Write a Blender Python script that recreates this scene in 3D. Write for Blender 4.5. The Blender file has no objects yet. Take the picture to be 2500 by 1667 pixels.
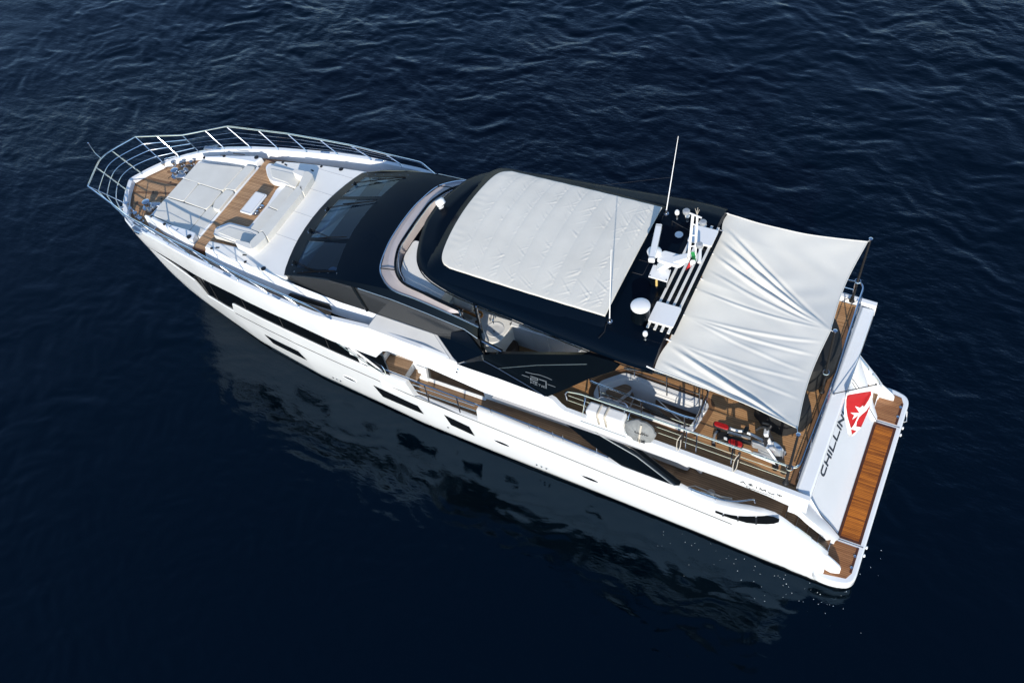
import bpy, bmesh, math, random
import numpy as np
from mathutils import Vector, Matrix
random.seed(7)
R = math.radians
scene = bpy.context.scene
col = scene.collection

# ---------------------------------------------------------------- camera
cam = bpy.data.cameras.new("camera")
cam.sensor_fit = 'HORIZONTAL'
cam.sensor_width = 36.0
cam.lens = 35.288
cam.clip_start = 0.5
cam.clip_end = 6000
cam_o = bpy.data.objects.new("camera", cam)
col.objects.link(cam_o)
_d, _roll, _yaw = R(52.34108), R(-11.48259), R(-54.92987)
_fw = Vector((math.cos(_yaw)*math.cos(_d), math.sin(_yaw)*math.cos(_d), -math.sin(_d)))
_r = Vector((math.sin(_yaw), -math.cos(_yaw), 0))
_u = _r.cross(_fw)
_r2 = _r*math.cos(_roll) + _u*math.sin(_roll)
_u2 = _u*math.cos(_roll) - _r*math.sin(_roll)
_m = Matrix((_r2, _u2, -_fw)).transposed().to_4x4()
_m.translation = Vector((0.55146, 15.37236, 26.32249))
cam_o.matrix_world = _m
scene.camera = cam_o

# ---------------------------------------------------------------- sky, sun, exposure
SUN = Vector((-0.85, 2.2, 1.05)).normalized()       # towards the sun: low, off the port quarter
world = bpy.data.worlds.new("World")
scene.world = world
world.use_nodes = True
wn = world.node_tree
bg = wn.nodes['Background']
sky = wn.nodes.new('ShaderNodeTexSky')
sky.sky_type = 'NISHITA'
sky.sun_disc = False
sky.sun_elevation = math.asin(SUN.z)
sky.sun_rotation = math.atan2(SUN.x, SUN.y)
sky.air_density = 1.0
sky.dust_density = 0.1
sky.ozone_density = 3.0
wn.links.new(sky.outputs['Color'], bg.inputs['Color'])
bg.inputs['Strength'].default_value = 0.15
sl = bpy.data.lights.new("sun", 'SUN')
sl.energy = 3.7
sl.angle = R(0.6)
sl.color = (1.0, 0.92, 0.80)
so = bpy.data.objects.new("sun", sl)
col.objects.link(so)
so.rotation_euler = SUN.to_track_quat('Z', 'Y').to_euler()
so.location = (0, 30, 40)
scene.view_settings.view_transform = 'Standard'
scene.view_settings.look = 'None'
scene.view_settings.gamma = 1.0
scene.view_settings.exposure = 0.45
scene.view_settings.use_curve_mapping = False
scene.cycles.max_bounces = 8
scene.cycles.transparent_max_bounces = 12

# ---------------------------------------------------------------- helpers
def V(p): return Vector(p)
def mir(p): return (p[0], -p[1], p[2])
def lerp(a, b, t): return a + (b-a)*t
def lp(p, q, t): return tuple(lerp(a, b, t) for a, b in zip(p, q))
def off(p, dx=0, dy=0, dz=0): return (p[0]+dx, p[1]+dy, p[2]+dz)

class G:
    """collects faces; build() links them as one mesh object"""
    def __init__(s): s.v = []; s.f = []
    def add(s, vs, fs):
        b = len(s.v); s.v += [tuple(p) for p in vs]; s.f += [tuple(b+i for i in f) for f in fs]; return s
    def grid(s, rows, close_u=False, close_v=False):
        n = len(rows[0]); m = len(rows); vs = [p for r in rows for p in r]; fs = []
        for i in range(m if close_v else m-1):
            for j in range(n if close_u else n-1):
                a, b = i*n+j, i*n+(j+1) % n
                c, d = ((i+1) % m)*n+(j+1) % n, ((i+1) % m)*n+j
                fs.append((a, b, c, d))
        return s.add(vs, fs)
    def poly(s, pts): return s.add(pts, [tuple(range(len(pts)))])
    def prism(s, pts, vec):
        n = len(pts); vec = V(vec)
        top = [tuple(V(p)) for p in pts]; bot = [tuple(V(p)+vec) for p in pts]
        fs = [tuple(range(n)), tuple(range(2*n-1, n-1, -1))]
        fs += [(i, n+i, n+(i+1) % n, (i+1) % n) for i in range(n)]
        return s.add(top+bot, fs)
    def box(s, x0, x1, y0, y1, z0, z1):
        return s.prism([(x0, y0, z1), (x1, y0, z1), (x1, y1, z1), (x0, y1, z1)], (0, 0, z0-z1))
    def obox(s, c, a, b, d):
        c, a, b, d = V(c), V(a), V(b), V(d)
        return s.prism([c-a-b+d, c+a-b+d, c+a+b+d, c-a+b+d], -2*d)
    def tube(s, pts, r, n=8, closed=False, r1=None):
        pts = [V(p) for p in pts]; m = len(pts); rows = []
        up = None
        for i, p in enumerate(pts):
            if closed: t = pts[(i+1) % m]-pts[i-1]
            else: t = pts[min(i+1, m-1)]-pts[max(i-1, 0)]
            t.normalize()
            if up is None:
                up = Vector((0, 0, 1)) if abs(t.z) < .9 else Vector((1, 0, 0))
            a = t.cross(up)
            if a.length < 1e-4: a = t.cross(Vector((0, 1, .3)))
            a.normalize(); b = a.cross(t).normalized(); up = b
            rr = r if r1 is None else lerp(r, r1, i/(m-1))
            rows.append([tuple(p+(a*math.cos(2*math.pi*k/n)+b*math.sin(2*math.pi*k/n))*rr) for k in range(n)])
        s.grid(rows, close_u=True, close_v=closed)
        if not closed:
            s.poly(rows[0][::-1]); s.poly(rows[-1])
        return s
    def lathe(s, c, prof, n=20, axis=(0, 0, 1)):
        ax = V(axis).normalized(); q = Vector((0, 0, 1)).rotation_difference(ax)
        rows = []
        for r_, h in prof:
            rows.append([tuple(V(c)+q @ Vector((r_*math.cos(2*math.pi*k/n), r_*math.sin(2*math.pi*k/n), h))) for k in range(n)])
        s.grid(rows, close_u=True)
        if prof[0][0] > 1e-4: s.poly(rows[0][::-1])
        if prof[-1][0] > 1e-4: s.poly(rows[-1])
        return s
    def mirror(s):
        b = len(s.v); s.v += [mir(p) for p in s.v]
        s.f += [tuple(b+i for i in f[::-1]) for f in s.f]; return s
    def build(s, name, mat, parent=None, smooth=True, bevel=0.0, seg=2, angle=38, subsurf=0, solid=0.0):
        me = bpy.data.meshes.new(name)
        me.from_pydata(s.v, [], s.f)
        bm = bmesh.new(); bm.from_mesh(me)
        bmesh.ops.remove_doubles(bm, verts=bm.verts, dist=1e-5)
        bmesh.ops.recalc_face_normals(bm, faces=bm.faces)
        bm.to_mesh(me); bm.free()
        if smooth:
            me.shade_smooth(); me.set_sharp_from_angle(angle=R(angle))
        o = bpy.data.objects.new(name, me); col.objects.link(o)
        me.materials.append(mat)
        if solid:
            md = o.modifiers.new('solid', 'SOLIDIFY'); md.thickness = solid; md.offset = -1
        if bevel:
            md = o.modifiers.new('bevel', 'BEVEL'); md.width = bevel; md.segments = seg
            md.limit_method = 'ANGLE'; md.angle_limit = R(32); md.harden_normals = False
        if subsurf:
            md = o.modifiers.new('sub', 'SUBSURF'); md.levels = subsurf; md.render_levels = subsurf
        if parent is not None:
            o.parent = parent; o.matrix_parent_inverse = world_inv(parent)
        return o
def build_lr(g, name, mat, parent, **k):
    """port piece and its starboard mirror as two objects"""
    h = G(); h.v = [mir(p) for p in g.v]; h.f = [q[::-1] for q in g.f]
    return g.build(name, mat, parent, **k), h.build(name, mat, parent, **k)
def world_inv(o):
    m = Matrix.Identity(4)
    chain = []
    while o is not None: chain.append(o); o = o.parent
    for q in reversed(chain):
        m = m @ q.matrix_parent_inverse @ q.matrix_basis
    return m.inverted()
def thing(name, label, cat, loc, group=None):
    o = bpy.data.objects.new(name, None); col.objects.link(o)
    o.location = loc; o.empty_display_size = .3
    o['label'] = label; o['category'] = cat
    if group: o['group'] = group
    return o
def tag(o, label, cat, group=None):
    o['label'] = label; o['category'] = cat
    if group: o['group'] = group
    return o
def copy_part(o, parent, dx):
    """a copy of a part or thing (with its children) moved by dx"""
    c = o.copy(); col.objects.link(c)
    if parent is not None: c.parent = parent; c.matrix_parent_inverse = world_inv(parent)
    c.location = o.location + Vector(dx)
    for ch in list(o.children):
        k = ch.copy(); col.objects.link(k); k.parent = c; k.matrix_parent_inverse = ch.matrix_parent_inverse.copy()
    return c
def smoothpath(pts, n=6, closed=False):
    """Catmull-Rom through pts"""
    P = [V(p) for p in pts]; out = []; m = len(P)
    rng = range(m if closed else m-1)
    for i in rng:
        p0 = P[i-1] if (i > 0 or closed) else P[0]*2-P[1]
        p1 = P[i]; p2 = P[(i+1) % m]
        p3 = P[(i+2) % m] if (i+2 < m or closed) else P[-1]*2-P[-2]
        for k in range(n):
            t = k/n
            out.append(tuple(.5*((2*p1)+(-p0+p2)*t+(2*p0-5*p1+4*p2-p3)*t*t+(-p0+3*p1-3*p2+p3)*t**3)))
    if not closed: out.append(tuple(P[-1]))
    return out
def fillet(pts, r=.1, n=4):
    """round the corners of an open polyline"""
    P = [V(p) for p in pts]; out = [tuple(P[0])]
    for i in range(1, len(P)-1):
        a = P[i-1]-P[i]; b = P[i+1]-P[i]
        ra = min(r, a.length*.45); rb = min(r, b.length*.45)
        A = P[i]+a.normalized()*ra; B = P[i]+b.normalized()*rb
        for k in range(n+1):
            t = k/n; out.append(tuple(A*(1-t)**2+P[i]*2*t*(1-t)+B*t*t))
    out.append(tuple(P[-1])); return out
def roundpoly(pts, r=.1, n=4):
    P = [V(p) for p in pts]; out = []; m = len(P)
    for i in range(m):
        a = P[i-1]-P[i]; b = P[(i+1) % m]-P[i]
        ra = min(r, a.length*.45); rb = min(r, b.length*.45)
        A = P[i]+a.normalized()*ra; B = P[i]+b.normalized()*rb
        for k in range(n+1):
            t = k/n; out.append(tuple(A*(1-t)**2+P[i]*2*t*(1-t)+B*t*t))
    return out
def holed(g, outer, holes, z):
    """flat sheet at height z with holes cut out"""
    from mathutils.geometry import tessellate_polygon
    loops = [[Vector((p[0], p[1], 0)) for p in L] for L in [outer]+holes]
    flat = [p for L in loops for p in L]
    tris = tessellate_polygon(loops)
    g.add([(p.x, p.y, z) for p in flat], tris)
    return g
def walls(g, loop, z0, z1):
    n = len(loop)
    return g.grid([[(p[0], p[1], z0) for p in loop], [(p[0], p[1], z1) for p in loop]], close_u=True)

# ---------------------------------------------------------------- materials
def newmat(name):
    m = bpy.data.materials.new(name); m.use_nodes = True
    return m, m.node_tree, m.node_tree.nodes['Principled BSDF']
def pmat(name, base, rough=.5, metal=0, coat=0, spec=.5, bump=0, bscale=40, var=0, vscale=2.0, rvar=0):
    m, t, b = newmat(name)
    b.inputs['Base Color'].default_value = (*base, 1); b.inputs['Roughness'].default_value = rough
    b.inputs['Metallic'].default_value = metal; b.inputs['Coat Weight'].default_value = coat
    b.inputs['Coat Roughness'].default_value = .05
    b.inputs['Specular IOR Level'].default_value = spec
    if bump or var or rvar:
        tc = t.nodes.new('ShaderNodeTexCoord')
    if var or rvar:
        n = t.nodes.new('ShaderNodeTexNoise'); n.inputs['Scale'].default_value = vscale; n.inputs['Detail'].default_value = 5
        t.links.new(tc.outputs['Object'], n.inputs['Vector'])
        if var:
            mr = t.nodes.new('ShaderNodeMapRange'); mr.inputs['From Min'].default_value = .3; mr.inputs['From Max'].default_value = .7
            mr.inputs['To Min'].default_value = 1-var; mr.inputs['To Max'].default_value = 1+var*.3
            t.links.new(n.outputs['Fac'], mr.inputs['Value'])
            mx = t.nodes.new('ShaderNodeMix'); mx.data_type = 'RGBA'; mx.blend_type = 'MULTIPLY'
            mx.inputs['Factor'].default_value = 1; mx.inputs['A'].default_value = (*base, 1)
            t.links.new(mr.outputs['Result'], mx.inputs['B']); t.links.new(mx.outputs['Result'], b.inputs['Base Color'])
        if rvar:
            mr2 = t.nodes.new('ShaderNodeMapRange'); mr2.inputs['From Min'].default_value = .3; mr2.inputs['From Max'].default_value = .7
            mr2.inputs['To Min'].default_value = max(0, rough-rvar); mr2.inputs['To Max'].default_value = rough+rvar
            t.links.new(n.outputs['Fac'], mr2.inputs['Value']); t.links.new(mr2.outputs['Result'], b.inputs['Roughness'])
    if bump:
        nb = t.nodes.new('ShaderNodeTexNoise'); nb.inputs['Scale'].default_value = bscale; nb.inputs['Detail'].default_value = 4
        t.links.new(tc.outputs['Object'], nb.inputs['Vector'])
        bp = t.nodes.new('ShaderNodeBump'); bp.inputs['Strength'].default_value = bump; bp.inputs['Distance'].default_value = .02
        t.links.new(nb.outputs['Fac'], bp.inputs['Height']); t.links.new(bp.outputs['Normal'], b.inputs['Normal'])
    return m
def teak(name, c1, c2, w=.058, rough=.6, caulk=(.012, .010, .009), coat=0, cw=.13, axis='Y'):
    """teak planks running fore and aft with dark caulking"""
    m, t, b = newmat(name); N = t.nodes; L = t.links
    tc = N.new('ShaderNodeTexCoord'); sp = N.new('ShaderNodeSeparateXYZ'); L.new(tc.outputs['Object'], sp.inputs[0])
    dv = N.new('ShaderNodeMath'); dv.operation = 'DIVIDE'; dv.inputs[1].default_value = w; L.new(sp.outputs[axis], dv.inputs[0])
    ad = N.new('ShaderNodeMath'); ad.operation = 'ADD'; ad.inputs[1].default_value = 500.5; L.new(dv.outputs[0], ad.inputs[0])
    fr = N.new('ShaderNodeMath'); fr.operation = 'FRACT'; L.new(ad.outputs[0], fr.inputs[0])
    fl = N.new('ShaderNodeMath'); fl.operation = 'FLOOR'; L.new(ad.outputs[0], fl.inputs[0])
    wn_ = N.new('ShaderNodeTexWhiteNoise'); wn_.noise_dimensions = '1D'; L.new(fl.outputs[0], wn_.inputs['W'])
    # grain stretched along the plank
    mp = N.new('ShaderNodeMapping'); mp.inputs['Scale'].default_value = (2.2, 30, 30) if axis == 'Y' else (30, 2.2, 30)
    L.new(tc.outputs['Object'], mp.inputs['Vector'])
    ns = N.new('ShaderNodeTexNoise'); ns.inputs['Scale'].default_value = 1.0; ns.inputs['Detail'].default_value = 4
    L.new(mp.outputs[0], ns.inputs['Vector'])
    big = N.new('ShaderNodeTexNoise'); big.inputs['Scale'].default_value = .9; big.inputs['Detail'].default_value = 3
    L.new(tc.outputs['Object'], big.inputs['Vector'])
    s1 = N.new('ShaderNodeMath'); s1.operation = 'MULTIPLY_ADD'; s1.inputs[1].default_value = .55; L.new(wn_.outputs['Value'], s1.inputs[0]); L.new(ns.outputs['Fac'], s1.inputs[2])
    s2 = N.new('ShaderNodeMath'); s2.operation = 'MULTIPLY_ADD'; s2.inputs[1].default_value = .5; L.new(big.outputs['Fac'], s2.inputs[0]); L.new(s1.outputs[0], s2.inputs[2])
    mr = N.new('ShaderNodeMapRange'); mr.inputs['From Min'].default_value = .55; mr.inputs['From Max'].default_value = 1.5; L.new(s2.outputs[0], mr.inputs['Value'])
    mx = N.new('ShaderNodeMix'); mx.data_type = 'RGBA'; mx.inputs['A'].default_value = (*c1, 1); mx.inputs['B'].default_value = (*c2, 1)
    L.new(mr.outputs['Result'], mx.inputs['Factor'])
    lt = N.new('ShaderNodeMath'); lt.operation = 'LESS_THAN'; lt.inputs[1].default_value = cw; L.new(fr.outputs[0], lt.inputs[0])
    m2 = N.new('ShaderNodeMix'); m2.data_type = 'RGBA'; m2.inputs['B'].default_value = (*caulk, 1)
    L.new(mx.outputs['Result'], m2.inputs['A']); L.new(lt.outputs[0], m2.inputs['Factor'])
    L.new(m2.outputs['Result'], b.inputs['Base Color'])
    b.inputs['Roughness'].default_value = rough; b.inputs['Coat Weight'].default_value = coat; b.inputs['Coat Roughness'].default_value = .08
    b.inputs['Specular IOR Level'].default_value = .3
    return m
M = {}
M['white'] = pmat('white_gelcoat', (.80, .82, .835), .22, coat=.3, var=.05, vscale=.7, rvar=.05)
M['deckwhite'] = pmat('nonskid_white', (.85, .835, .79), .55, bump=.15, bscale=220, var=.05, vscale=1.2)
M['liner'] = pmat('moulded_liner', (.72, .73, .74), .35, var=.06, vscale=1.5)
M['black'] = pmat('black_lacquer', (.0022, .0042, .0068), .2, coat=.06, spec=.16, rvar=.05, vscale=1.2)
M['roof'] = pmat('satin_navy_roof', (.0012, .0042, .0100), .32, spec=.07, rvar=.06, vscale=.8)
M['glass'] = pmat('dark_glass', (.006, .007, .008), .05, spec=.6)
M['bandglass'] = pmat('black_hull_glass', (.003, .004, .005), .08, spec=.22)
M['sideglass'] = pmat('smoked_glass', (.022, .024, .026), .12, spec=.5)
M['chrome'] = pmat('polished_steel', (.66, .69, .73), .14, metal=1)
M['dullsteel'] = pmat('brushed_steel', (.55, .56, .58), .3, metal=1)
M['cushion'] = pmat('pale_grey_upholstery', (.68, .665, .61), .85, spec=.2, bump=.12, bscale=300, var=.06, vscale=2.5)
M['cream'] = pmat('cream_vinyl', (.74, .72, .67), .6, spec=.3, var=.05, vscale=3)
M['canvas'] = pmat('white_canvas', (.74, .715, .645), .85, spec=.15, bump=.08, bscale=260, var=.05, vscale=1.4)
M['cover'] = pmat('offwhite_cover', (.72, .69, .615), .85, spec=.15, bump=.08, bscale=260, var=.10, vscale=1.0)
M['teak'] = teak('teak_deck', (.29, .165, .085), (.56, .345, .19), .056)
M['teakfly'] = teak('teak_flybridge', (.31, .160, .068), (.57, .325, .155), .060)
M['teakside'] = teak('teak_side_deck', (.20, .125, .075), (.40, .265, .165), .062)
M['teakvar'] = teak('oiled_teak', (.13, .032, .004), (.60, .19, .020), .05, rough=.3, coat=.5, cw=.12, caulk=(.03, .010, .004))
M['teakplat'] = teak('teak_platform', (.22, .090, .035), (.42, .20, .085), .055, rough=.4, coat=.25)
M['margin'] = pmat('teak_margin', (.20, .105, .050), .55, var=.25, vscale=6)
M['marginvar'] = pmat('oiled_teak_margin', (.085, .026, .007), .3, coat=.5, var=.3, vscale=8)
M['rubber'] = pmat('black_rubber', (.012, .012, .013), .55)
M['seam'] = pmat('dark_seam', (.03, .03, .032), .6)
M['greyseam'] = pmat('grey_joint', (.42, .43, .44), .6)
M['wiper'] = pmat('wiper_black', (.004, .004, .005), .7, spec=.1)
M['blackcloth'] = pmat('black_cover_cloth', (.010, .011, .012), .7, bump=.25, bscale=8)
M['grey'] = pmat('grey_fabric', (.23, .24, .24), .8, bump=.2, bscale=30, var=.15, vscale=6)
M['red'] = pmat('red_rubber', (.40, .006, .008), .5, var=.15, vscale=9)
M['silver'] = pmat('silver_plastic', (.42, .43, .44), .35, metal=.4)
M['flagred'] = pmat('red_bunting', (.40, .004, .008), .75, var=.12, vscale=5)
M['flagwhite'] = pmat('white_bunting', (.80, .80, .80), .75)
M['flaggreen'] = pmat('green_bunting', (.01, .25, .06), .75)
M['letter'] = pmat('anthracite_lettering', (.035, .045, .06), .35)
M['inkblack'] = pmat('black_lettering', (.02, .02, .022), .4)
M['silverletter'] = pmat('silver_lettering', (.22, .25, .28), .35, metal=.5)
M['wood'] = pmat('varnished_wood', (.50, .17, .025), .2, coat=.6, var=.25, vscale=14)
M['darkwood'] = pmat('dark_timber', (.055, .030, .018), .5, var=.3, vscale=9)
M['plastic'] = pmat('white_plastic', (.80, .80, .79), .3, coat=.2)
M['beige'] = pmat('beige_webbing', (.55, .50, .42), .8, var=.15, vscale=30)
M['sill'] = pmat('blush_sill_vinyl', (.56, .50, .49), .55, var=.05, vscale=3)
M['greydoor'] = pmat('grey_cabinet', (.44, .46, .48), .4, var=.05, vscale=2)
M['boot'] = pmat('antifouling_black', (.006, .007, .008), .5)
M['cushshade'] = M['cushion']
def glassmat(name, tint, fac):
    m, t, b = newmat(name); N = t.nodes; L = t.links
    out = N['Material Output']
    b.inputs['Base Color'].default_value = (.004, .008, .014, 1); b.inputs['Roughness'].default_value = .04
    tr = N.new('ShaderNodeBsdfTransparent'); tr.inputs['Color'].default_value = (*tint, 1)
    mx = N.new('ShaderNodeMixShader'); mx.inputs[0].default_value = fac
    L.new(b.outputs[0], mx.inputs[1]); L.new(tr.outputs[0], mx.inputs[2]); L.new(mx.outputs[0], out.inputs['Surface'])
    return m
M['pane'] = glassmat('tinted_windscreen', (.36, .56, .80), .50)
M['clear'] = glassmat('clear_screen', (.9, .9, .9), .9)

# ---------------------------------------------------------------- hull form (half breadth at station x, height z)
_xs = [-.5,0,1,2.4,5,8,10.8,13.4,15.7,17.5,20,21.5,22.5,23.3,24.0,24.5]
_yw = [3.06,3.12,3.12,3.06,2.94,2.83,2.74,2.63,2.4,2.22,1.78,1.33,1.02,.72,.35,0.02]
_ysx = [-.5,0,1,2.4,5,8,10.8,13.4,15.7,17.5,18.6,19.66,20.69,21.69,22.68,23.74,24.3,24.77,25.13,25.36,25.42]
_ys = [3.22,3.25,3.25,3.24,3.24,3.23,3.22,3.2,3.14,3.03,2.9,2.73,2.56,2.36,2.14,1.88,1.6,1.15,.6,.15,0.02]
_zs = [.7,.75,.9,4.35,4.5,4.65,4.8,4.98,5.08,5.1,5.08,5.03,4.98,4.92,4.81,4.6,4.5,4.45,4.45,4.45,4.45]
def zsh(x): return float(np.interp(x, _ysx, _zs))
def ysh(x): return float(np.interp(x, _ysx, _ys))
def stem(z): return 24.5+.92*min(max(z, 0)/4.45, 1)**.5
def hy(x, z):
    zz = max(4.3, zsh(x)); t = min(max(z/zz, 0), 1.0)
    sx = stem(z)
    if x >= sx: return 0.0
    k = max(0, (x-18)/(sx-18))
    xs_ = x if x < 18 else 18+(25.42-18)*k
    xw_ = x if x < 18 else 18+(24.5-18)*k
    ys = float(np.interp(xs_, _ysx, _ys)); yw = float(np.interp(xw_, _xs, _yw))
    p = float(np.interp(x, [15, 23], [.6, .42]))
    w = yw+(ys-yw)*t**p
    if z < 0: w *= 1+z*.25
    if x < .5 and z < .70: w -= .24*(1-max(x, 0)/.5)**2.2
    if x < 2.5 and .6 < z < 3.4:      # quarters draw in towards the stern
        tz = float(np.interp(x, [.8, 1.45, 2.1, 2.5], [1.22, 1.9, 2.62, 2.95]))
        w -= float(np.interp(x, [.4, .8, 1.45, 2.1, 2.5], [.34, .27, .17, .08, 0]))*min(1, (z-.6)/(tz-.6))
    return w
def hp(x, z, o=0.0): return (x, hy(x, z)+o, z)
# ---------------------------------------------------------------- water: one sheet out to the horizon, real waves near the yacht
def build_water():
    rng = np.random.default_rng(3)
    def axis(c0, c1, st, far):
        core = np.arange(c0, c1+st*.5, st); a = []; d = st; x = c1
        while x < far:
            d *= 1.22; x += d; a.append(x)
        b = []; d = st; x = c0
        while x > -far:
            d *= 1.22; x -= d; b.append(x)
        return np.array(b[::-1]+list(core)+a)
    xs = axis(-14, 42, .095, 3000); ys = axis(-32, 15, .095, 3000)
    X, Y = np.meshgrid(xs, ys, indexing='ij')
    wind = R(83)           # the ripples run across the yacht, crests along her
    near = np.clip((Y-2.6)/3.5, 0, 1)          # flat water close under the port side
    lee = np.clip((Y-1.0)/2.5, 0, 1)*np.clip((25-X)/6, 0, 1)*np.clip((X+8)/6, 0, 1)*np.clip((22-Y)/10, 0, 1)
    Xw = X+.45*np.sin(Y*1.1+1.3*np.sin(X*.57))+.20*np.sin(X*1.9+Y*2.9)
    Yw = Y+.42*np.sin(X*.92+1.7*np.sin(Y*.61))+.18*np.sin(Y*1.6-X*2.7+2)
    Z = np.zeros_like(X)
    for i in range(64):
        lam = 0.24*1.062**i
        th = wind+rng.normal(0, .62)
        k = 2*math.pi/lam
        amp = .0047*lam*(1 if lam < .7 else (.7/lam)**.72)
        ph = k*(Xw*math.cos(th)+Yw*math.sin(th))*1.0+rng.uniform(0, 6.28) if lam < 2.5 else k*(X*math.cos(th)+Y*math.sin(th))+rng.uniform(0, 6.28)
        s_ = np.sin(ph)
        w_ = amp*(s_ if i % 3 else 1.25*(1-2*np.abs(np.sin(ph*.5))))     # every third train has sharp crests
        calm = (.0 if lam < .6 else (.45 if lam < 1.2 else .93))
        Z += w_*(1-lee*calm)*(1-lee*(1-near)*(.45 if lam < .8 else .6))
    gust = .62+.40*np.clip((-Y-2)/12, 0, 1)+.16*np.sin(X*.16+.5)*np.sin(Y*.19+1.2)+.14*np.sin(X*.41+Y*.3)*np.sin(Y*.5-X*.1)
    fade = np.clip(1-(np.maximum(np.abs(X-13), np.abs(Y+8))-45)/50, 0, 1)
    Z *= np.clip(gust, .35, 1.3)*fade
    n0, n1 = X.shape
    co = np.stack([X, Y, Z], -1).reshape(-1, 3).astype(np.float32)
    idx = np.arange(n0*n1).reshape(n0, n1)
    q = np.stack([idx[:-1, :-1], idx[1:, :-1], idx[1:, 1:], idx[:-1, 1:]], -1).reshape(-1, 4).astype(np.int32)
    me = bpy.data.meshes.new('water')
    me.vertices.add(len(co)); me.vertices.foreach_set('co', co.ravel())
    me.loops.add(q.size); me.loops.foreach_set('vertex_index', q.ravel())
    me.polygons.add(len(q)); me.polygons.foreach_set('loop_start', np.arange(0, q.size, 4, dtype=np.int32))
    me.update(calc_edges=True); me.shade_smooth()
    o = bpy.data.objects.new('water', me); col.objects.link(o); o['kind'] = 'structure'
    m, t, b = newmat('deep_sea_water'); N = t.nodes; L = t.links
    b.inputs['Base Color'].default_value = (.00002, .0014, .0030, 1)
    b.inputs['Specular Tint'].default_value = (.30, .54, .84, 1); b.inputs['Specular IOR Level'].default_value = .82; b.inputs['Roughness'].default_value = .02; b.inputs['IOR'].default_value = 1.333
    tc = N.new('ShaderNodeTexCoord')
    mp = N.new('ShaderNodeMapping'); mp.inputs['Rotation'].default_value = (0, 0, R(7)); mp.inputs['Scale'].default_value = (.45, 1, 1)
    L.new(tc.outputs['Object'], mp.inputs['Vector'])
    n1_ = N.new('ShaderNodeTexNoise'); n1_.inputs['Scale'].default_value = 5.0; n1_.inputs['Detail'].default_value = 5; n1_.inputs['Roughness'].default_value = .62
    L.new(mp.outputs[0], n1_.inputs['Vector'])
    g1 = N.new('ShaderNodeTexNoise'); g1.inputs['Scale'].default_value = .09; g1.inputs['Detail'].default_value = 3
    L.new(tc.outputs['Object'], g1.inputs['Vector'])
    mr = N.new('ShaderNodeMapRange'); mr.inputs['From Min'].default_value = .35; mr.inputs['From Max'].default_value = .65
    mr.inputs['To Min'].default_value = .35; mr.inputs['To Max'].default_value = .85
    L.new(g1.outputs['Fac'], mr.inputs['Value'])
    bp = N.new('ShaderNodeBump'); bp.inputs['Distance'].default_value = .05
    sx = N.new('ShaderNodeSeparateXYZ'); L.new(tc.outputs['Object'], sx.inputs[0])
    my = N.new('ShaderNodeMapRange'); my.inputs['From Min'].default_value = -1.0; my.inputs['From Max'].default_value = 3.5
    my.inputs['To Min'].default_value = 1.0; my.inputs['To Max'].default_value = .22; L.new(sx.outputs['Y'], my.inputs['Value'])
    mm = N.new('ShaderNodeMath'); mm.operation = 'MULTIPLY'; L.new(mr.outputs['Result'], mm.inputs[0]); L.new(my.outputs['Result'], mm.inputs[1])
    L.new(mm.outputs[0], bp.inputs['Strength']); L.new(n1_.outputs['Fac'], bp.inputs['Height'])
    L.new(bp.outputs['Normal'], b.inputs['Normal'])
    me.materials.append(m)
build_water()

# ================================================================ THE YACHT
yacht = thing('motor_yacht', 'large white motor yacht with black hardtop lying on dark blue sea', 'yacht', (13, 0, 0))
def linx(a, b, st):
    n = max(1, int(math.ceil(abs(b-a)/st))); return [a+(b-a)*i/n for i in range(n+1)]

# ---- hull: topsides up to the lower ledge
_Lx = [.02,.78,.82,1.03,1.45,2.1,2.32,2.6,2.95,3.4,3.8,4.4,4.9,6.3,7.4,9.4,10.7,10.85,10.95,13.0,13.08,13.2,14.55,16.1,17.5,19.75,19.85,20.15,21.42,21.52,22.3,23.56,24.2,25.6]
_Lz = [.62,.62,1.22,1.49,1.92,2.62,2.82,2.88,2.78,2.58,2.46,2.48,2.62,2.60,2.62,2.74,2.85,2.85,2.13,2.11,2.13,2.92,2.92,3.05,3.18,3.10,3.06,2.44,2.36,3.22,3.42,3.66,3.62,3.6]
def Lz(x): return float(np.interp(x, _Lx, _Lz))
_Ux = [13.9,15.46,17.2,19.24,21.12,21.97,22.74,23.56]
_Uz = [3.92,3.88,4.08,4.05,3.90,3.90,3.83,3.67]
def Uz(x): return float(np.interp(x, _Ux, _Uz))
hull_x = sorted(set([0.02]+linx(.15, 24.4, .22)+_Lx[:-1]))
hull_x = [x for x in hull_x if x < 24.45]
g = G(); rows = []
NZ = 14
for x in hull_x:
    zt = Lz(x); rows.append([hp(x, -.7+(zt+.7)*(k/NZ)) for k in range(NZ+1)])
# raked stem: last stations follow the stem line
for s in [.25, .5, .7, .85, .95, 1.0]:
    row = []
    for k in range(NZ+1):
        zt = lerp(Lz(24.4), 3.62, s); z = -.7+(zt+.7)*(k/NZ)
        x = lerp(24.4, stem(z) if z > 0 else 24.5+z*.6, s); row.append((x, 0.0 if s == 1 else hy(x, z), z))
    rows.append(row)
g.grid(rows)
# ledge on top and inner face of the bulwark
def ledw(x): return float(np.interp(x, [13.6, 14.2], [.15, .05]))
led = [[(x, hy(x, Lz(x)), Lz(x)), (x, hy(x, Lz(x))-ledw(x)*.5, Lz(x)+.02), (x, hy(x, Lz(x))-ledw(x), Lz(x)+.005), (x, hy(x, Lz(x))-ledw(x)-.02, (min(Lz(x), 1.9) if x > 2.1 else min(Lz(x), .6)) if x < 14 else Lz(x)-.10)] for x in hull_x if .79 < x < 23.6]
g.grid(led)
g.mirror()
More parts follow.
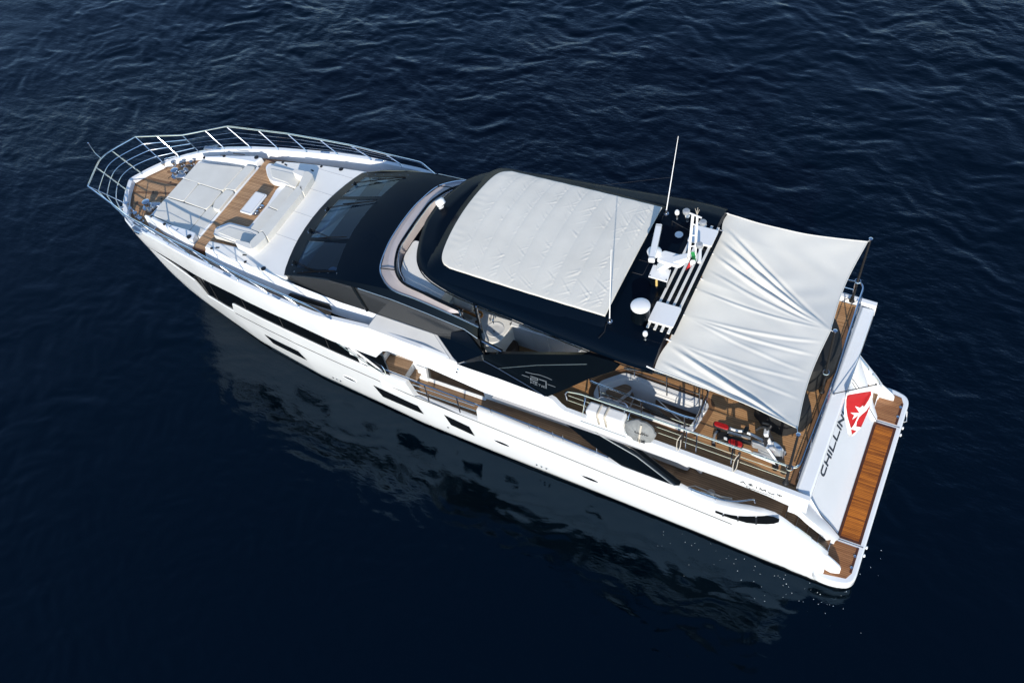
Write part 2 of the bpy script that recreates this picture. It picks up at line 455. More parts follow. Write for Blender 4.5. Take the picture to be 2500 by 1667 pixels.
# transom below the platform
g.add([(0.02, -hy(0, .3), -.7), (0.02, hy(0, .3), -.7), (0.02, hy(0, .3), .55), (0.02, -hy(0, .3), .55)], [(0, 1, 2, 3)])
hull = g.build('hull', M['white'], yacht)
# bottom paint
g = G(); g.grid([[hp(x, z, .006) for z in (-.6, -.3, 0, .10)] for x in hull_x if x < 24.3]).mirror()
g.build('boot_stripe', M['boot'], hull)
# fine dark knuckle line
for sg in (1, -1):
    _kx = [3.33,5.43,6.7,10.98,13.26,14.72,17.8,20.2]; _kz = [1.61,1.73,1.78,2.09,2.18,2.30,2.50,2.36]
    pts = [hp(x, float(np.interp(x, _kx, _kz)), .004) for x in linx(3.33, 20.1, .3)]
    if sg < 0: pts = [mir(p) for p in pts]
    G().tube(pts, .013, 6).build('pinstripe', M['seam'], hull)
# ---- dark glazed band recessed between ledge and bulwark
g = G(); rows = []
for x in linx(13.75, 23.56, .2):
    zl = Lz(x); zu = Uz(x); d = min(1, (23.56-x)/1.2); yl = hy(x, zl)-.035*d; yu = min(yl+.02, hy(x, zu)-.02*d)
    rows.append([(x, yl, zl-.04), (x, lerp(yl, yu, .5), (zl+zu)/2), (x, yu, zu-.004), (x, hy(x, zu)+.004, zu-.002)])
g.grid(rows)
bands = build_lr(g, 'hull_window_band', M['bandglass'], yacht)
for sg, band in zip((1, -1), bands):
    for x in (15.9, 17.6, 19.2, 20.9):
        zl, zu = Lz(x), Uz(x)
        pts = [(x, hy(x, zl)-.034, zl), (x-.05, hy(x, zl)-.02, zu)]
        G().tube([(p[0], p[1]*sg, p[2]) for p in pts], .012, 5).build('mullion', M['seam'], band)
# ---- bow bulwark / upper side band, from the stem to the after end of the flybridge
def band_low(x):
    return float(np.interp(x, [1.0,1.55,2.0,2.6,3.66,4.88,6.1,8.28,10.3,12.5,13.4,13.9,15.46,17.2,19.24,21.12,21.97,22.74,23.56,24.3,25.4],
                           [3.55,3.72,3.80,3.92,4.02,4.02,4.10,4.20,4.16,4.55,4.62,3.92,3.88,4.08,4.05,3.90,3.90,3.83,3.67,3.62,3.6]))
def band_top(x):
    return float(np.interp(x, [1.5,2.4,5,8.05,8.35,9.86,11.0,12.2,13.5,14.1,15.7,17.5,18.6,19.66,20.69,21.69,22.68,23.2,23.74,24.3,25.5],
                           [4.30,4.35,4.48,4.62,4.67,4.75,4.82,4.96,5.02,5.04,5.07,5.10,5.08,5.03,4.98,4.92,4.81,4.70,4.56,4.46,4.45]))
def inset(poly, d):
    out = []
    for i, p in enumerate(poly):
        a = V(poly[max(i-1, 0)]); b = V(poly[min(i+1, len(poly)-1)])
        t = (b-a); t.z = 0; t.normalize(); n = Vector((-t.y, t.x, 0))
        out.append((p[0]+n.x*d, p[1]+n.y*d, p[2]))
    return out
def bulwark_band(x0, x1, floor, name, parent, mat):
    xs_ = linx(x0, x1, .2)
    port_low = [hp(x, band_low(x), .01) for x in xs_]; port_top = [(x, ysh(x)-float(np.interp(x, [8.0, 8.4, 14.0, 15.6], [0, .20, .20, 0])), band_top(x)) for x in xs_]
    if x1 > 25:      # carry round the stem
        port_low = [hp(x, band_low(x), .01) for x in xs_ if x < 24.3]
        xs_ = [x for x in xs_ if x < 24.3]
        port_top = port_top[:len(xs_)]
        for s in (.2, .4, .6, .75, .88, .96, 1):
            zl = 3.62; xl = lerp(24.3, stem(zl), s); xt = lerp(24.3, 25.42, s)
            port_low.append((xl, 0 if s == 1 else hy(xl, zl)+.005, zl)); port_top.append((xt, 0 if s == 1 else ysh(xt), band_top(xt)))
        low = port_low+[mir(p) for p in port_low[-2::-1]]; top = port_top+[mir(p) for p in port_top[-2::-1]]
    else:
        low, top = port_low, port_top
    mid = [lp(a, b, .5) for a, b in zip(low, top)]
    mid = [(p[0], p[1]+.02*(1 if p[1] > .1 else (-1 if p[1] < -.1 else 0)), p[2]) for p in mid]
    i0 = inset(top, -.03); i1 = inset(top, -.15); i2 = inset(top, -.19); 
    i0 = [off(p, dz=.022) for p in i0]; i1 = [off(p, dz=.018) for p in i1]
    i2 = [(p[0], p[1], floor(p[0])-.03) for p in i2]
    g = G(); g.grid([low, mid, top, i0, i1, i2])
    if x1 <= 25: return build_lr(g, name, mat, parent)[0]
    return g.build(name, mat, parent)
def fore_floor(x): return 4.28 if x > 22.9 else (4.58 if x > 15.5 else float(np.interp(x, [13.4, 14.2, 15.5], [2.1, 2.75, 4.58])))
bulwark = bulwark_band(13.9, 25.42, fore_floor, 'bow_bulwark', yacht, M['white'])
sideband = bulwark_band(1.55, 13.9, lambda x: 4.15, 'flybridge_side', yacht, M['white'])
# ---- hull windows and portholes (glass let into the topsides)
def hull_plate(pts, name, mat, o=.008, sub=4):
    """pts: corner list on the port topsides, refined so that it hugs the hull"""
    for sg in (1, -1):
        gg = G(); a, b, c, d = [(p[0], p[2]) for p in pts]
        rows = []
        for i in range(sub+1):
            u = i/sub; r_ = []
            for j in range(sub+1):
                v = j/sub
                x = lerp(lerp(a[0], b[0], u), lerp(d[0], c[0], u), v); z = lerp(lerp(a[1], b[1], u), lerp(d[1], c[1], u), v)
                r_.append((x, sg*(hy(x, z)+o), z))
            rows.append(r_)
        gg.grid(rows).build(name, mat, hull)
hull_plate([(19.153, 2.446, 1.749), (17.632, 2.668, 1.840), (17.485, 2.613, 1.347), (19.033, 2.379, 1.228)], 'hull_window', M['glass'])
hull_plate([(14.753, 2.844, 1.706), (13.167, 2.918, 1.543), (13.087, 2.863, 1.050), (14.627, 2.762, 1.026)], 'hull_window', M['glass'])
hull_plate([(12.211, 2.954, 1.645), (11.387, 2.959, 1.464), (11.327, 2.898, 0.892), (12.127, 2.891, 1.039)], 'hull_window', M['glass'])
for c in ((15.777, 2.739, 1.377), (10.346, 2.954, 1.164), (7.513, 3.002, 1.013)):
    for sg in (1, -1):
        gg = G(); n = 24
        ring = [(c[0]+.27*math.cos(2*math.pi*k/n), c[2]+.115*math.sin(2*math.pi*k/n)) for k in range(n)]
        gg.poly([(x, sg*(hy(x, z)+.008), z) for x, z in ring]).build('porthole', M['glass'], hull)
        gg = G().tube([(x, sg*(hy(x, z)+.008), z) for x, z in ring], .014, 6, closed=True)
        gg.build('porthole_rim', M['white'], hull)
# underwater light and drain outlets near the waterline
for x in (16.7, 16.55, 16.4, 9.3, 9.14, 8.98, 12.3):
    z = .52 if x < 12 else .75
    G().lathe((x, hy(x, z), z), [(.0, .03), (.028, .03), (.035, 0)], 10, (0, 1, .15)).build('drain_outlet', M['dullsteel'], hull)
# open slot in the quarter: a dark plate stands in for its shaded inside
q_up = [(3.790, 3.150, 2.080), (3.567, 3.155, 2.087), (3.365, 3.161, 2.159), (3.182, 3.168, 2.250), (2.956, 3.177, 2.414), (2.720, 3.187, 2.616), (2.460, 3.191, 2.850), (2.294, 3.162, 2.869), (2.152, 3.133, 2.797)]
q_lo = [(3.794, 3.145, 1.946), (3.579, 3.148, 1.940), (3.357, 3.153, 1.953), (3.171, 3.158, 1.991), (2.936, 3.164, 2.040), (2.693, 3.174, 2.189), (2.427, 3.173, 2.369), (2.264, 3.150, 2.478), (2.150, 3.128, 2.616)]
for sg in (1, -1):
    g = G(); g.grid([[(p[0], sg*(hy(p[0], p[2])+.010), p[2]) for p in q_up], [(p[0], sg*(hy(p[0], p[2])+.010), p[2]) for p in q_lo]])
    qs = g.build('quarter_slot_plate', M['glass'], hull)
    for i in (1, 3, 5):
        a = q_up[i]; b = q_lo[i]
        G().tube([(a[0], sg*(a[1]+.02), a[2]), (b[0], sg*(b[1]+.02), b[2])], .022, 6).build('slot_bar', M['dullsteel'], qs)

# after tips of the quarters standing on the platform
for sg in (1, -1):
    secs = [(.84, 2.84, hy(.84, 1.22)+.005, 1.24), (.62, 2.845, 2.98, 1.05), (.47, 2.85, 2.94, .90), (.41, 2.86, 2.92, .80)]
    g = G(); g.grid([[(x, yi*sg, .665), (x, yi*sg, z), (x, (yi+.05)*sg, z+.02), (x, yo*sg, z-.04), (x, (yo+.06)*sg, .665)] for x, yi, yo, z in secs])
    x, yi, yo, z = secs[-1]; g.add([(x, yi*sg, .665), (x, yi*sg, z), (x, (yi+.05)*sg, z+.02), (x, yo*sg, z-.04), (x, (yo+.06)*sg, .665)], [(0, 1, 2, 3, 4)])
    g.build('quarter_tip', M['white'], yacht)
# ---- foredeck: teak soles
def deck_outline(x0, x1, d=.2, z=4.3):
    top = [(x, ysh(x), z) for x in linx(x0, x1, .2)]
    if x1 > 24.5:
        top = [(x, ysh(x), z) for x in linx(x0, 24.3, .2)]+[(lerp(24.3, 25.42, s), ysh(lerp(24.3, 25.42, s)) if s < 1 else 0, z) for s in (.2, .4, .6, .75, .88, .96, 1)]
        top = top+[mir(p) for p in top[-2::-1]]
        return inset(top, -d)
    return inset(top, -d)
bow = deck_outline(22.5, 25.42, .17, 4.30)
G().poly(bow).build('bow_deck', M['teak'], yacht, smooth=False)
# the diagonal king planks and hatch lids in the bow teak
kd = G()
for a, b in (((24.95, .35), (23.3, -.15)), ((24.95, -.35), (23.3, -.45)), ((24.6, .75), (23.4, .55)), ((24.5, -.85), (23.4, -.95))):
    d = (V((b[0]-a[0], b[1]-a[1], 0))).normalized()*.0; n = V((-(b[1]-a[1]), b[0]-a[0], 0)).normalized()*.045
    kd.poly([(a[0]+n.x, a[1]+n.y, 4.305), (b[0]+n.x, b[1]+n.y, 4.305), (b[0]-n.x, b[1]-n.y, 4.305), (a[0]-n.x, a[1]-n.y, 4.305)])
kd.build('king_plank', M['margin'], yacht, smooth=False)
edge = G(); o1 = deck_outline(22.9, 25.42, .18, 4.306); o2 = deck_outline(22.9, 25.42, .27, 4.306)
edge.grid([o1, o2]); edge.build('margin_plank', M['margin'], yacht, smooth=False)
for q in ((24.35, .12), (23.85, .30), (24.05, -.45)):
    G().lathe((q[0], q[1], 4.306), [(.035, 0), (.03, .006), (0, .006)], 12).build('deck_latch', M['rubber'], yacht)
sole = deck_outline(15.55, 22.9, .19, 4.6)
g = G(); xs_ = [p[0] for p in sole]
g.grid([[(p[0], p[1], 4.6), (p[0], -p[1], 4.6)] for p in sole]); g.build('foredeck_sole', M['teak'], yacht, smooth=False)
G().box(22.88, 22.92, -2.0, 2.0, 4.28, 4.6).build('deck_riser', M['white'], yacht)
# varnished strips beside the seating well
for sg in (1, -1):
    G().box(20.5, 20.94, min(2.03*sg, 2.07*sg), max(2.03*sg, 2.07*sg), 4.61, 4.836).build('lounge_riser', M['marginvar'], yacht)

G().box(18.75, 20.96, -2.02, 2.02, 4.55, 4.83).build('lounge_step', M['teak'], yacht, smooth=False)
# ---- sunpad in its white moulding
pad = thing_part = G()
out = [(23.42, 1.38, 4.80), (22.4, 1.66, 4.93), (21.25, 1.90, 5.03), (20.98, 1.90, 5.03)]
inn = [(22.98, 1.42, 4.88), (22.2, 1.56, 4.95), (21.45, 1.60, 5.03), (21.06, 1.62, 5.03)]
base = [(p[0]+.02, p[1]+.10, 4.55 if p[0] < 22.9 else 4.28) for p in out]
pad.grid([base, [off(p, dz=-.05, dy=.03) for p in out], out, inn, [off(p, dz=-.40) for p in inn]])
for L_ in ([base[-1], off(out[-1], dz=-.05, dy=.03), out[-1], inn[-1], off(inn[-1], dz=-.40)], [base[0], off(out[0], dz=-.05, dy=.03), out[0], inn[0], off(inn[0], dz=-.40)]): pad.add(L_, [(0, 1, 2, 3, 4)])
pad.mirror()
pad.prism([(21.06, 1.62, 4.87), (21.06, -1.62, 4.87), (20.975, -1.66, 4.87), (20.975, 1.66, 4.87)], (0, 0, -.28))
pad.prism([(23.42, 1.42, 4.62), (23.42, -1.42, 4.62), (21.0, -1.66, 4.62), (21.0, 1.66, 4.62)], (0, 0, -.36))
sunpad = pad.build('sunpad', M['white'], yacht, bevel=.035, seg=3)
ZC = 4.86
def cushion(pts, h, name, mat, parent, b=.045, r=.07):
    return G().prism(roundpoly(pts, r, 3), (0, 0, -h)).build(name, mat, parent, bevel=b, seg=4, angle=50)
cushion([(23.126, -1.150, 4.860), (21.540, -1.446, 4.860), (21.461, -1.401, 4.860), (21.505, -0.311, 4.860), (23.146, -0.350, 4.860)], .24, 'sunpad_cushion', M['cushion'], sunpad)
cushion([(23.159, -0.326, 4.860), (22.552, -0.347, 4.860), (22.503, -0.308, 4.860), (22.478, 0.520, 4.860), (23.162, 0.529, 4.860)], .24, 'sunpad_cushion', M['cushion'], sunpad)
cushion([(22.475, -0.312, 4.860), (21.505, -0.289, 4.860), (21.502, 0.089, 4.860), (21.483, 0.365, 4.860), (21.533, 0.572, 4.860), (22.460, 0.522, 4.860)], .24, 'sunpad_cushion', M['cushion'], sunpad)
cushion([(23.169, 0.559, 4.860), (21.526, 0.588, 4.860), (21.478, 1.596, 4.860), (23.069, 1.355, 4.860)], .24, 'sunpad_cushion', M['cushion'], sunpad)
cushion([(21.500, 0.598, 4.860), (21.454, 0.374, 4.860), (21.097, 0.498, 4.860), (21.054, 1.613, 4.860), (21.459, 1.597, 4.860)], .24, 'sunpad_cushion', M['cushion'], sunpad)
cushion([(21.332, -1.461, 4.980), (21.051, -1.518, 4.980), (20.985, -1.484, 4.980), (21.011, -0.372, 4.980), (21.323, -0.347, 4.980), (21.369, -0.277, 4.980)], .34, 'sunpad_bolster', M['cushion'], sunpad, b=.06)
cushion([(21.323, -0.246, 4.980), (21.292, -0.330, 4.980), (21.003, -0.339, 4.980), (20.985, 0.537, 4.980), (21.248, 0.515, 4.980), (21.371, 0.224, 4.980)], .34, 'sunpad_bolster', M['cushion'], sunpad, b=.06)
# round speakers and pop-up lamps in the moulding
for p in ((21.152, 1.849, 5.040), (22.354, 1.618, 4.950), (23.087, 1.420, 4.840)):
    for sg in (1, -1):
        r_ = .075 if p[0] < 22 else .05
        G().lathe((p[0], p[1]*sg, p[2]), [(r_, -.02), (r_, .012), (r_*.7, .02), (0, .02)], 16).build('deck_speaker', M['rubber'], sunpad)
for p in ((22.071, 1.668, 4.970), (21.730, 1.723, 4.990)):
    G().lathe((p[0], p[1], p[2]-.02), [(.03, -.02), (.03, .05), (0, .06)], 12).build('cup_stud', M['chrome'], sunpad)
G().tube([(22.1, -1.80, 4.98), (21.65, -1.86, 5.0)], .018, 8).build('grab_slot', M['seam'], sunpad)

# ---- U-shaped foredeck sofa
sofa_pts = [(20.731, -1.681, 4.800), (20.732, -1.881, 4.800), (19.852, -1.926, 4.800), (19.391, -1.999, 4.800), (19.024, -1.925, 4.800), (18.922, -1.123, 4.800), (18.910, 0.904, 4.800), (19.010, 1.353, 4.800), (19.088, 1.498, 4.800), (19.344, 1.502, 4.800), (19.816, 1.388, 4.800), (20.629, 1.361, 4.800), (20.697, 1.142, 4.800), (20.413, 0.798, 4.800), (19.680, 0.769, 4.800), (19.677, -0.248, 4.800), (19.788, -0.954, 4.800), (19.682, -1.232, 4.800), (19.936, -1.291, 4.800), (20.197, -1.219, 4.800), (20.406, -1.328, 4.800)]
sofa = G().prism(roundpoly([off(p, dz=.10) for p in sofa_pts], .08, 3), (0, 0, -.32)).build('foredeck_sofa', M['white'], yacht, bevel=.04, seg=3)
cushion([(19.439, -1.045, 5.060), (19.070, -1.018, 5.060), (19.053, -0.047, 5.060), (19.453, -0.088, 5.060)], .2, 'seat_cushion', M['cushion'], sofa)
cushion([(19.447, -0.053, 5.060), (19.050, -0.021, 5.060), (19.097, 0.950, 5.060), (19.460, 0.911, 5.060)], .2, 'seat_cushion', M['cushion'], sofa)
cushion([(20.460, -1.445, 5.080), (20.472, -1.672, 5.080), (19.597, -1.702, 5.080), (19.215, -1.717, 5.080), (19.108, -1.494, 5.080), (19.066, -1.036, 5.080), (19.413, -1.064, 5.080), (19.486, -1.094, 5.080), (19.966, -1.059, 5.080), (20.186, -1.146, 5.080)], .2, 'arm_cushion', M['cream'], sofa, b=.06)
cushion([(20.452, 1.528, 5.080), (20.449, 1.296, 5.080), (20.183, 0.967, 5.080), (19.448, 0.935, 5.080), (19.066, 0.971, 5.080), (19.106, 1.128, 5.080), (19.006, 1.416, 5.080), (19.199, 1.542, 5.080), (19.607, 1.511, 5.080)], .2, 'arm_cushion', M['cream'], sofa, b=.06)
cushion([(20.357, -1.529, 5.095), (19.504, -1.564, 5.095), (19.121, -1.522, 5.095), (19.056, -1.048, 5.095), (19.318, -1.087, 5.095), (19.402, -1.154, 5.095), (20.051, -1.192, 5.095)], .06, 'arm_pad', M['cushion'], sofa, b=.02)
cushion([(20.338, 1.413, 5.095), (20.132, 1.100, 5.095), (19.491, 1.085, 5.095), (19.280, 1.055, 5.095), (19.093, 1.138, 5.095), (19.108, 1.408, 5.095), (19.549, 1.476, 5.095)], .06, 'arm_pad', M['cushion'], sofa, b=.02)
cushion([(18.636, -0.986, 5.360), (18.788, -0.950, 5.360), (18.800, -0.805, 5.360), (18.817, 0.200, 5.360), (18.850, 1.150, 5.360), (18.779, 1.052, 5.360), (18.493, 1.229, 5.360), (18.500, 0.331, 5.360), (18.490, -0.724, 5.360)], .42, 'backrest', M['cushion'], sofa, b=.09, r=.05)
cushion([(18.958, -1.575, 5.360), (18.808, -1.603, 5.360), (18.573, -1.513, 5.360), (18.485, -0.748, 5.360), (18.782, -0.952, 5.360), (18.863, -1.272, 5.360), (18.883, -1.361, 5.360)], .42, 'backrest', M['cushion'], sofa, b=.08)
cushion([(18.834, 1.174, 5.360), (18.772, 1.073, 5.360), (18.498, 1.239, 5.360), (18.570, 1.661, 5.360), (18.638, 1.814, 5.360), (18.879, 1.597, 5.360), (18.864, 1.331, 5.360)], .42, 'backrest', M['cushion'], sofa, b=.08)
cushion([(19.369, -1.501, 5.340), (19.312, -1.566, 5.340), (18.949, -1.610, 5.340), (18.868, -1.388, 5.340), (18.901, -1.338, 5.340), (19.296, -1.404, 5.340)], .34, 'headrest', M['cream'], sofa, b=.07)
cushion([(19.344, 1.705, 5.340), (19.319, 1.632, 5.340), (18.921, 1.602, 5.340), (18.861, 1.615, 5.340), (18.627, 1.805, 5.340), (18.905, 1.804, 5.340), (19.306, 1.758, 5.340)], .34, 'headrest', M['cream'], sofa, b=.07)

# ---- loose foredeck table
tb = thing('foredeck_table', 'small white rectangular table on the teak between sunpad and sofa', 'table', (19.97, 0, 4.83))
G().prism(roundpoly([(20.17, -.46, 5.13), (19.73, -.46, 5.13), (19.72, .46, 5.13), (20.16, .46, 5.13)], .05, 4), (0, 0, -.05)).build('table_top', M['plastic'], tb, bevel=.012)
rim = [(20.14, -.42, 5.137), (19.77, -.42, 5.137), (19.76, .42, 5.137), (20.13, .42, 5.137)]
G().tube(roundpoly(rim, .05, 3), .004, 5, closed=True).build('table_inlay', M['greyseam'], tb)
for px_, py_ in ((19.86, .14), (19.86, -.12)):
    G().lathe((px_, py_, 4.83), [(.12, 0), (.12, .012), (.05, .03), (.035, .05), (.035, .24), (.09, .25)], 18).build('pedestal', M['chrome'], tb)

# ---- coachroof
def roofz(x): return 4.97+(20.45-x)*.072
cr = [(20.48, 2.00), (19.6, 2.13), (18.6, 2.24), (17.5, 2.32), (17.1, 2.34)]
loop = [(x, y, roofz(x)) for x, y in cr]
loop += [(17.1, -2.34, roofz(17.1))]+[(x, -y, roofz(x)) for x, y in cr[-2::-1]]+[(20.50, -1.70, roofz(20.5)), (18.84, -1.66, roofz(18.84)), (18.84, 1.66, roofz(18.84)), (20.50, 1.70, roofz(20.5))]
coach = G().prism(loop, (0, 0, -.5)).build('coachroof', M['deckwhite'], yacht, bevel=.05, seg=3)
# moulded panel joints across the coachroof
for y0, x1 in ((-1.05, 17.45), (-.05, 17.6), (.95, 17.5), (-1.9, 17.2)):
    G().tube([(18.80, y0-.12, roofz(18.8)+.001), (x1, y0, roofz(x1)+.002)], .006, 5).build('panel_joint', M['greyseam'], coach)
# house side below the coachroof
g = G()
g.grid([[(x, y+.16+.03, 4.56), (x, y+.10, min(roofz(x)-.14, 4.95)), (x, y-.02 if x > 17.4 else y+.03, min(roofz(x)-.04, float(np.interp(x, [12, 14.4, 15.5, 16.4, 17.3, 17.5], [4.98, 5.0, 5.03, 5.08, 5.16, 5.3]))))] for x, y in [(20.45, 1.96), (19.6, 2.12), (18.6, 2.23), (17.5, 2.31), (17.28, 2.32), (16.4, 2.35), (15.2, 2.38), (14.0, 2.36), (12.2, 2.36)]])
hss = build_lr(g, 'house_side', M['white'], yacht)
for sg, hs in zip((1, -1), hss):
    a, b2, c2, d2 = (16.95, 2.525, 4.86), (15.55, 2.535, 4.93), (15.5, 2.565, 4.72), (17.1, 2.57, 4.66)
    G().prism([(p[0], p[1]*sg, p[2]) for p in (a, b2, c2, d2)], (0, .004*sg, 0)).build('house_side_window', M['sideglass'], hs)
for p, r_ in (((20.194, 1.974, 5.050), .045), ((18.758, 2.137, 5.130), .045), ((18.024, 2.197, 5.170), .075)):
    for sg in (1, -1):
        G().lathe((p[0], sg*p[1], roofz(p[0])), [(r_, -.01), (r_, .015), (r_*.6, .02), (0, .02)], 16).build('deck_speaker', M['rubber'], coach)
for p in ((20.017, 1.896, 5.070), (18.954, 1.898, 5.120)):
    for sg in (1, -1):
        G().obox((p[0], p[1]*sg, roofz(p[0])+.004), (.06, .02*sg, 0), (-.008, .02*sg, 0), (0, 0, .008)).build('deck_latch', M['rubber'], coach)

# ---- bow rail
rail = thing_part = None
br_top = [(15.07, 3.05, 5.04), (15.53, 3.08, 5.39), (16.79, 3.00, 5.45), (18.05, 2.92, 5.53), (19.10, 2.79, 5.58), (20.22, 2.63, 5.64), (21.30, 2.48, 5.62), (22.46, 2.29, 5.63), (23.27, 2.06, 5.42), (24.09, 1.75, 5.26), (25.0, 1.48, 5.20), (25.78, 1.24, 5.15)]
front = [(26.236, 0.021, 5.150), (26.153, -0.419, 5.150), (26.123, 0.427, 5.150)]
fr = smoothpath([(25.78, 1.24, 5.15), (26.123, 0.427, 5.150), (26.236, 0.021, 5.150), (26.153, -0.419, 5.150), (25.78, -1.24, 5.15)], 6)
loop = fillet(br_top, .10, 3)[:-1]+fr+[mir(p) for p in fillet(br_top, .10, 3)[:-1][::-1]]
bowrail = G().tube(loop, .026, 8).build('bow_rail', M['chrome'], yacht)
st_base = {22.46: (21.69, 2.25, 4.91), 23.27: (22.68, 2.02, 4.79), 24.09: (23.74, 1.80, 4.56), 21.30: (20.69, 2.45, 4.97), 20.22: (19.66, 2.62, 5.03), 19.10: (18.56, 2.79, 5.09), 18.05: (17.35, 2.93, 5.10), 16.79: (16.25, 3.00, 5.09), 25.0: (24.30, 1.42, 4.45), 25.78: (24.72, 1.02, 4.45)}
for t in br_top:
    if t[0] not in st_base: continue
    b = st_base[t[0]]
    for sg in (1, -1):
        k_ = lp(b, t, .12); k_ = off(k_, dz=.05)
        G().tube([(p[0], p[1]*sg, p[2]) for p in (b, k_, t)], .017, 7).build('stanchion', M['chrome'], bowrail)
        G().lathe((b[0], b[1]*sg, b[2]), [(.045, 0), (.04, .015), (.018, .03)], 12).build('rail_foot', M['chrome'], bowrail)
for (a, b) in (((26.141, -0.405, 5.150), (25.089, -0.327, 4.460)), ((26.123, 0.427, 5.150), (25.070, 0.493, 4.460))):
    G().tube([a, lp(a, b, .92), b], .017, 7).build('stanchion', M['chrome'], bowrail)
def railpt(x):      # point on the top rail and matching base for the wires
    for i in range(len(br_top)-1):
        if br_top[i][0] <= x <= br_top[i+1][0]:
            return lp(br_top[i], br_top[i+1], (x-br_top[i][0])/(br_top[i+1][0]-br_top[i][0]))
seq = [(t, st_base[t[0]]) for t in br_top if t[0] in st_base]
for f in (.27, .5, .74):
    thick = [lp(t, b, f) for t, b in seq if t[0] > 24.0]
    fb = [lp(a, b, f) for a, b in zip(fr, [lp((24.72, 1.02, 4.45), (24.72, -1.02, 4.45), i/(len(fr)-1)) for i in range(len(fr))])]
    fb2 = []
    for i, a in enumerate(fr):
        s = i/(len(fr)-1); yb = lerp(1.02, -1.02, s); xb = 24.72+.62*(1-(2*s-1)**2)
        fb2.append(lp(a, (xb, yb, 4.45), f))
    path = thick[:-1]+fb2+[mir(p) for p in thick[:-1][::-1]]
    G().tube(path, .016, 7).build('mid_rail', M['chrome'], bowrail)
    thin = [lp(t, b, f) for t, b in seq if t[0] < 24.5]
    for sg in (1, -1):
        G().tube([(p[0], p[1]*sg, p[2]) for p in thin], .007, 5).build('guard_wire', M['chrome'], bowrail)
# jack staff at the stem
js = [(26.236, 0.021, 5.150), (26.390, 0.031, 5.350), (26.454, 0.019, 5.750)]
G().tube(js, .012, 6).build('jack_staff', M['chrome'], bowrail)
G().lathe(js[-1], [(0, -.03), (.03, -.01), (.03, .02), (0, .03)], 10).build('staff_finial', M['chrome'], bowrail)

# ---- ground tackle on the bow
def windlass(c, sg, name='windlass'):
    w = G().lathe((c[0], c[1], c[2]), [(.19, 0), (.19, .05), (.10, .07), (.09, .20), (.125, .22), (.125, .28), (.09, .30), (0, .30)], 20)
    wo = w.build(name, M['chrome'], yacht)
    G().lathe((c[0]-.28, c[1]+.12*sg, c[2]+.16), [(.05, -.16), (.115, -.12), (.115, -.05), (.06, 0), (.115, .05), (.115, .12), (.05, .16)], 16, (.25, 1, 0)).build('chain_gypsy', M['dullsteel'], wo)
    G().obox((c[0]-.3, c[1]-.08*sg, c[2]+.10), (.16, .05, 0), (-.03, .09, 0), (0, 0, .10)).build('gearbox', M['dullsteel'], wo, bevel=.03)
    G().tube([(c[0]+.1, c[1]-.1*sg, c[2]+.1), (c[0]+.18, c[1]-.26*sg, c[2]+.06)], .012, 6).build('brake_handle', M['rubber'], wo)
    G().tube([(c[0]-.42, c[1]+.05*sg, c[2]+.04), (c[0]-.35, c[1]+.2*sg, c[2]+.12), (c[0]-.15, c[1]+.25*sg, c[2]+.05)], .035, 8).build('chain_pipe', M['rubber'], wo)
wl = (24.004, 0.777, 4.620)
windlass((wl[0], wl[1], 4.31), 1); windlass((wl[0], -wl[1], 4.31), -1)
def bollard(p, parent, h=.20, r=.055):
    return G().lathe(p, [(r*1.5, 0), (r*1.4, .02), (r*.75, .03), (r*.75, h*.8), (r*1.35, h*.82), (r*1.35, h), (0, h*1.02)], 14).build('bollard', M['chrome'], parent)
for pt in ((24.709, 0.996, 4.500), (24.416, 1.149, 4.500), (24.117, 1.247, 4.500), (23.795, 1.385, 4.500)):
    for sg in (1, -1): bollard((pt[0], pt[1]*sg, 4.31), yacht, .19, .05)
for pa, pb in (((24.685, 1.004, 4.450), (24.464, 1.087, 4.450)), ((24.109, 1.243, 4.450), (23.898, 1.336, 4.450))):
    for sg in (1, -1):
        G().obox(((pa[0]+pb[0])/2, (pa[1]+pb[1])/2*sg, 4.32), ((pb[0]-pa[0])/1.5, (pb[1]-pa[1])/1.5*sg, 0), (.05, .03, 0), (0, 0, .015)).build('bollard_base', M['chrome'], yacht)
for sg in (1, -1):
    fp = (23.719, 1.810, 4.720)
    f0 = G().tube([(23.55, sg*1.90, 4.62), (23.35, sg*2.03, 4.66), (23.05, sg*2.10, 4.74)], .05, 8).build('fairlead', M['chrome'], yacht)
    G().obox((23.3, sg*1.98, 4.70), (.20, -.06*sg, .02), (.02, .07*sg, 0), (0, 0, .04)).build('fairlead_roller', M['dullsteel'], f0, bevel=.02)
    G().tube([(24.8, sg*1.18, 4.47), (24.66, sg*1.32, 4.47), (24.5, sg*1.45, 4.47)], .02, 7).build('fairlead_strip', M['chrome'], yacht)
    G().lathe((24.72, sg*1.22, 4.47), [(.05, 0), (.05, .03), (0, .04)], 10).build('bow_lamp', M['dullsteel'], yacht)
for x in (22.95, 19.0, 17.05):
    for sg in (1, -1):
        y = ysh(x)-.09
        G().obox((x, sg*y, band_top(x)+.03), (.16, -.03*sg, 0), (.004, .03*sg, 0), (0, 0, .012)).build('deck_cleat', M['chrome'], yacht, bevel=.01)
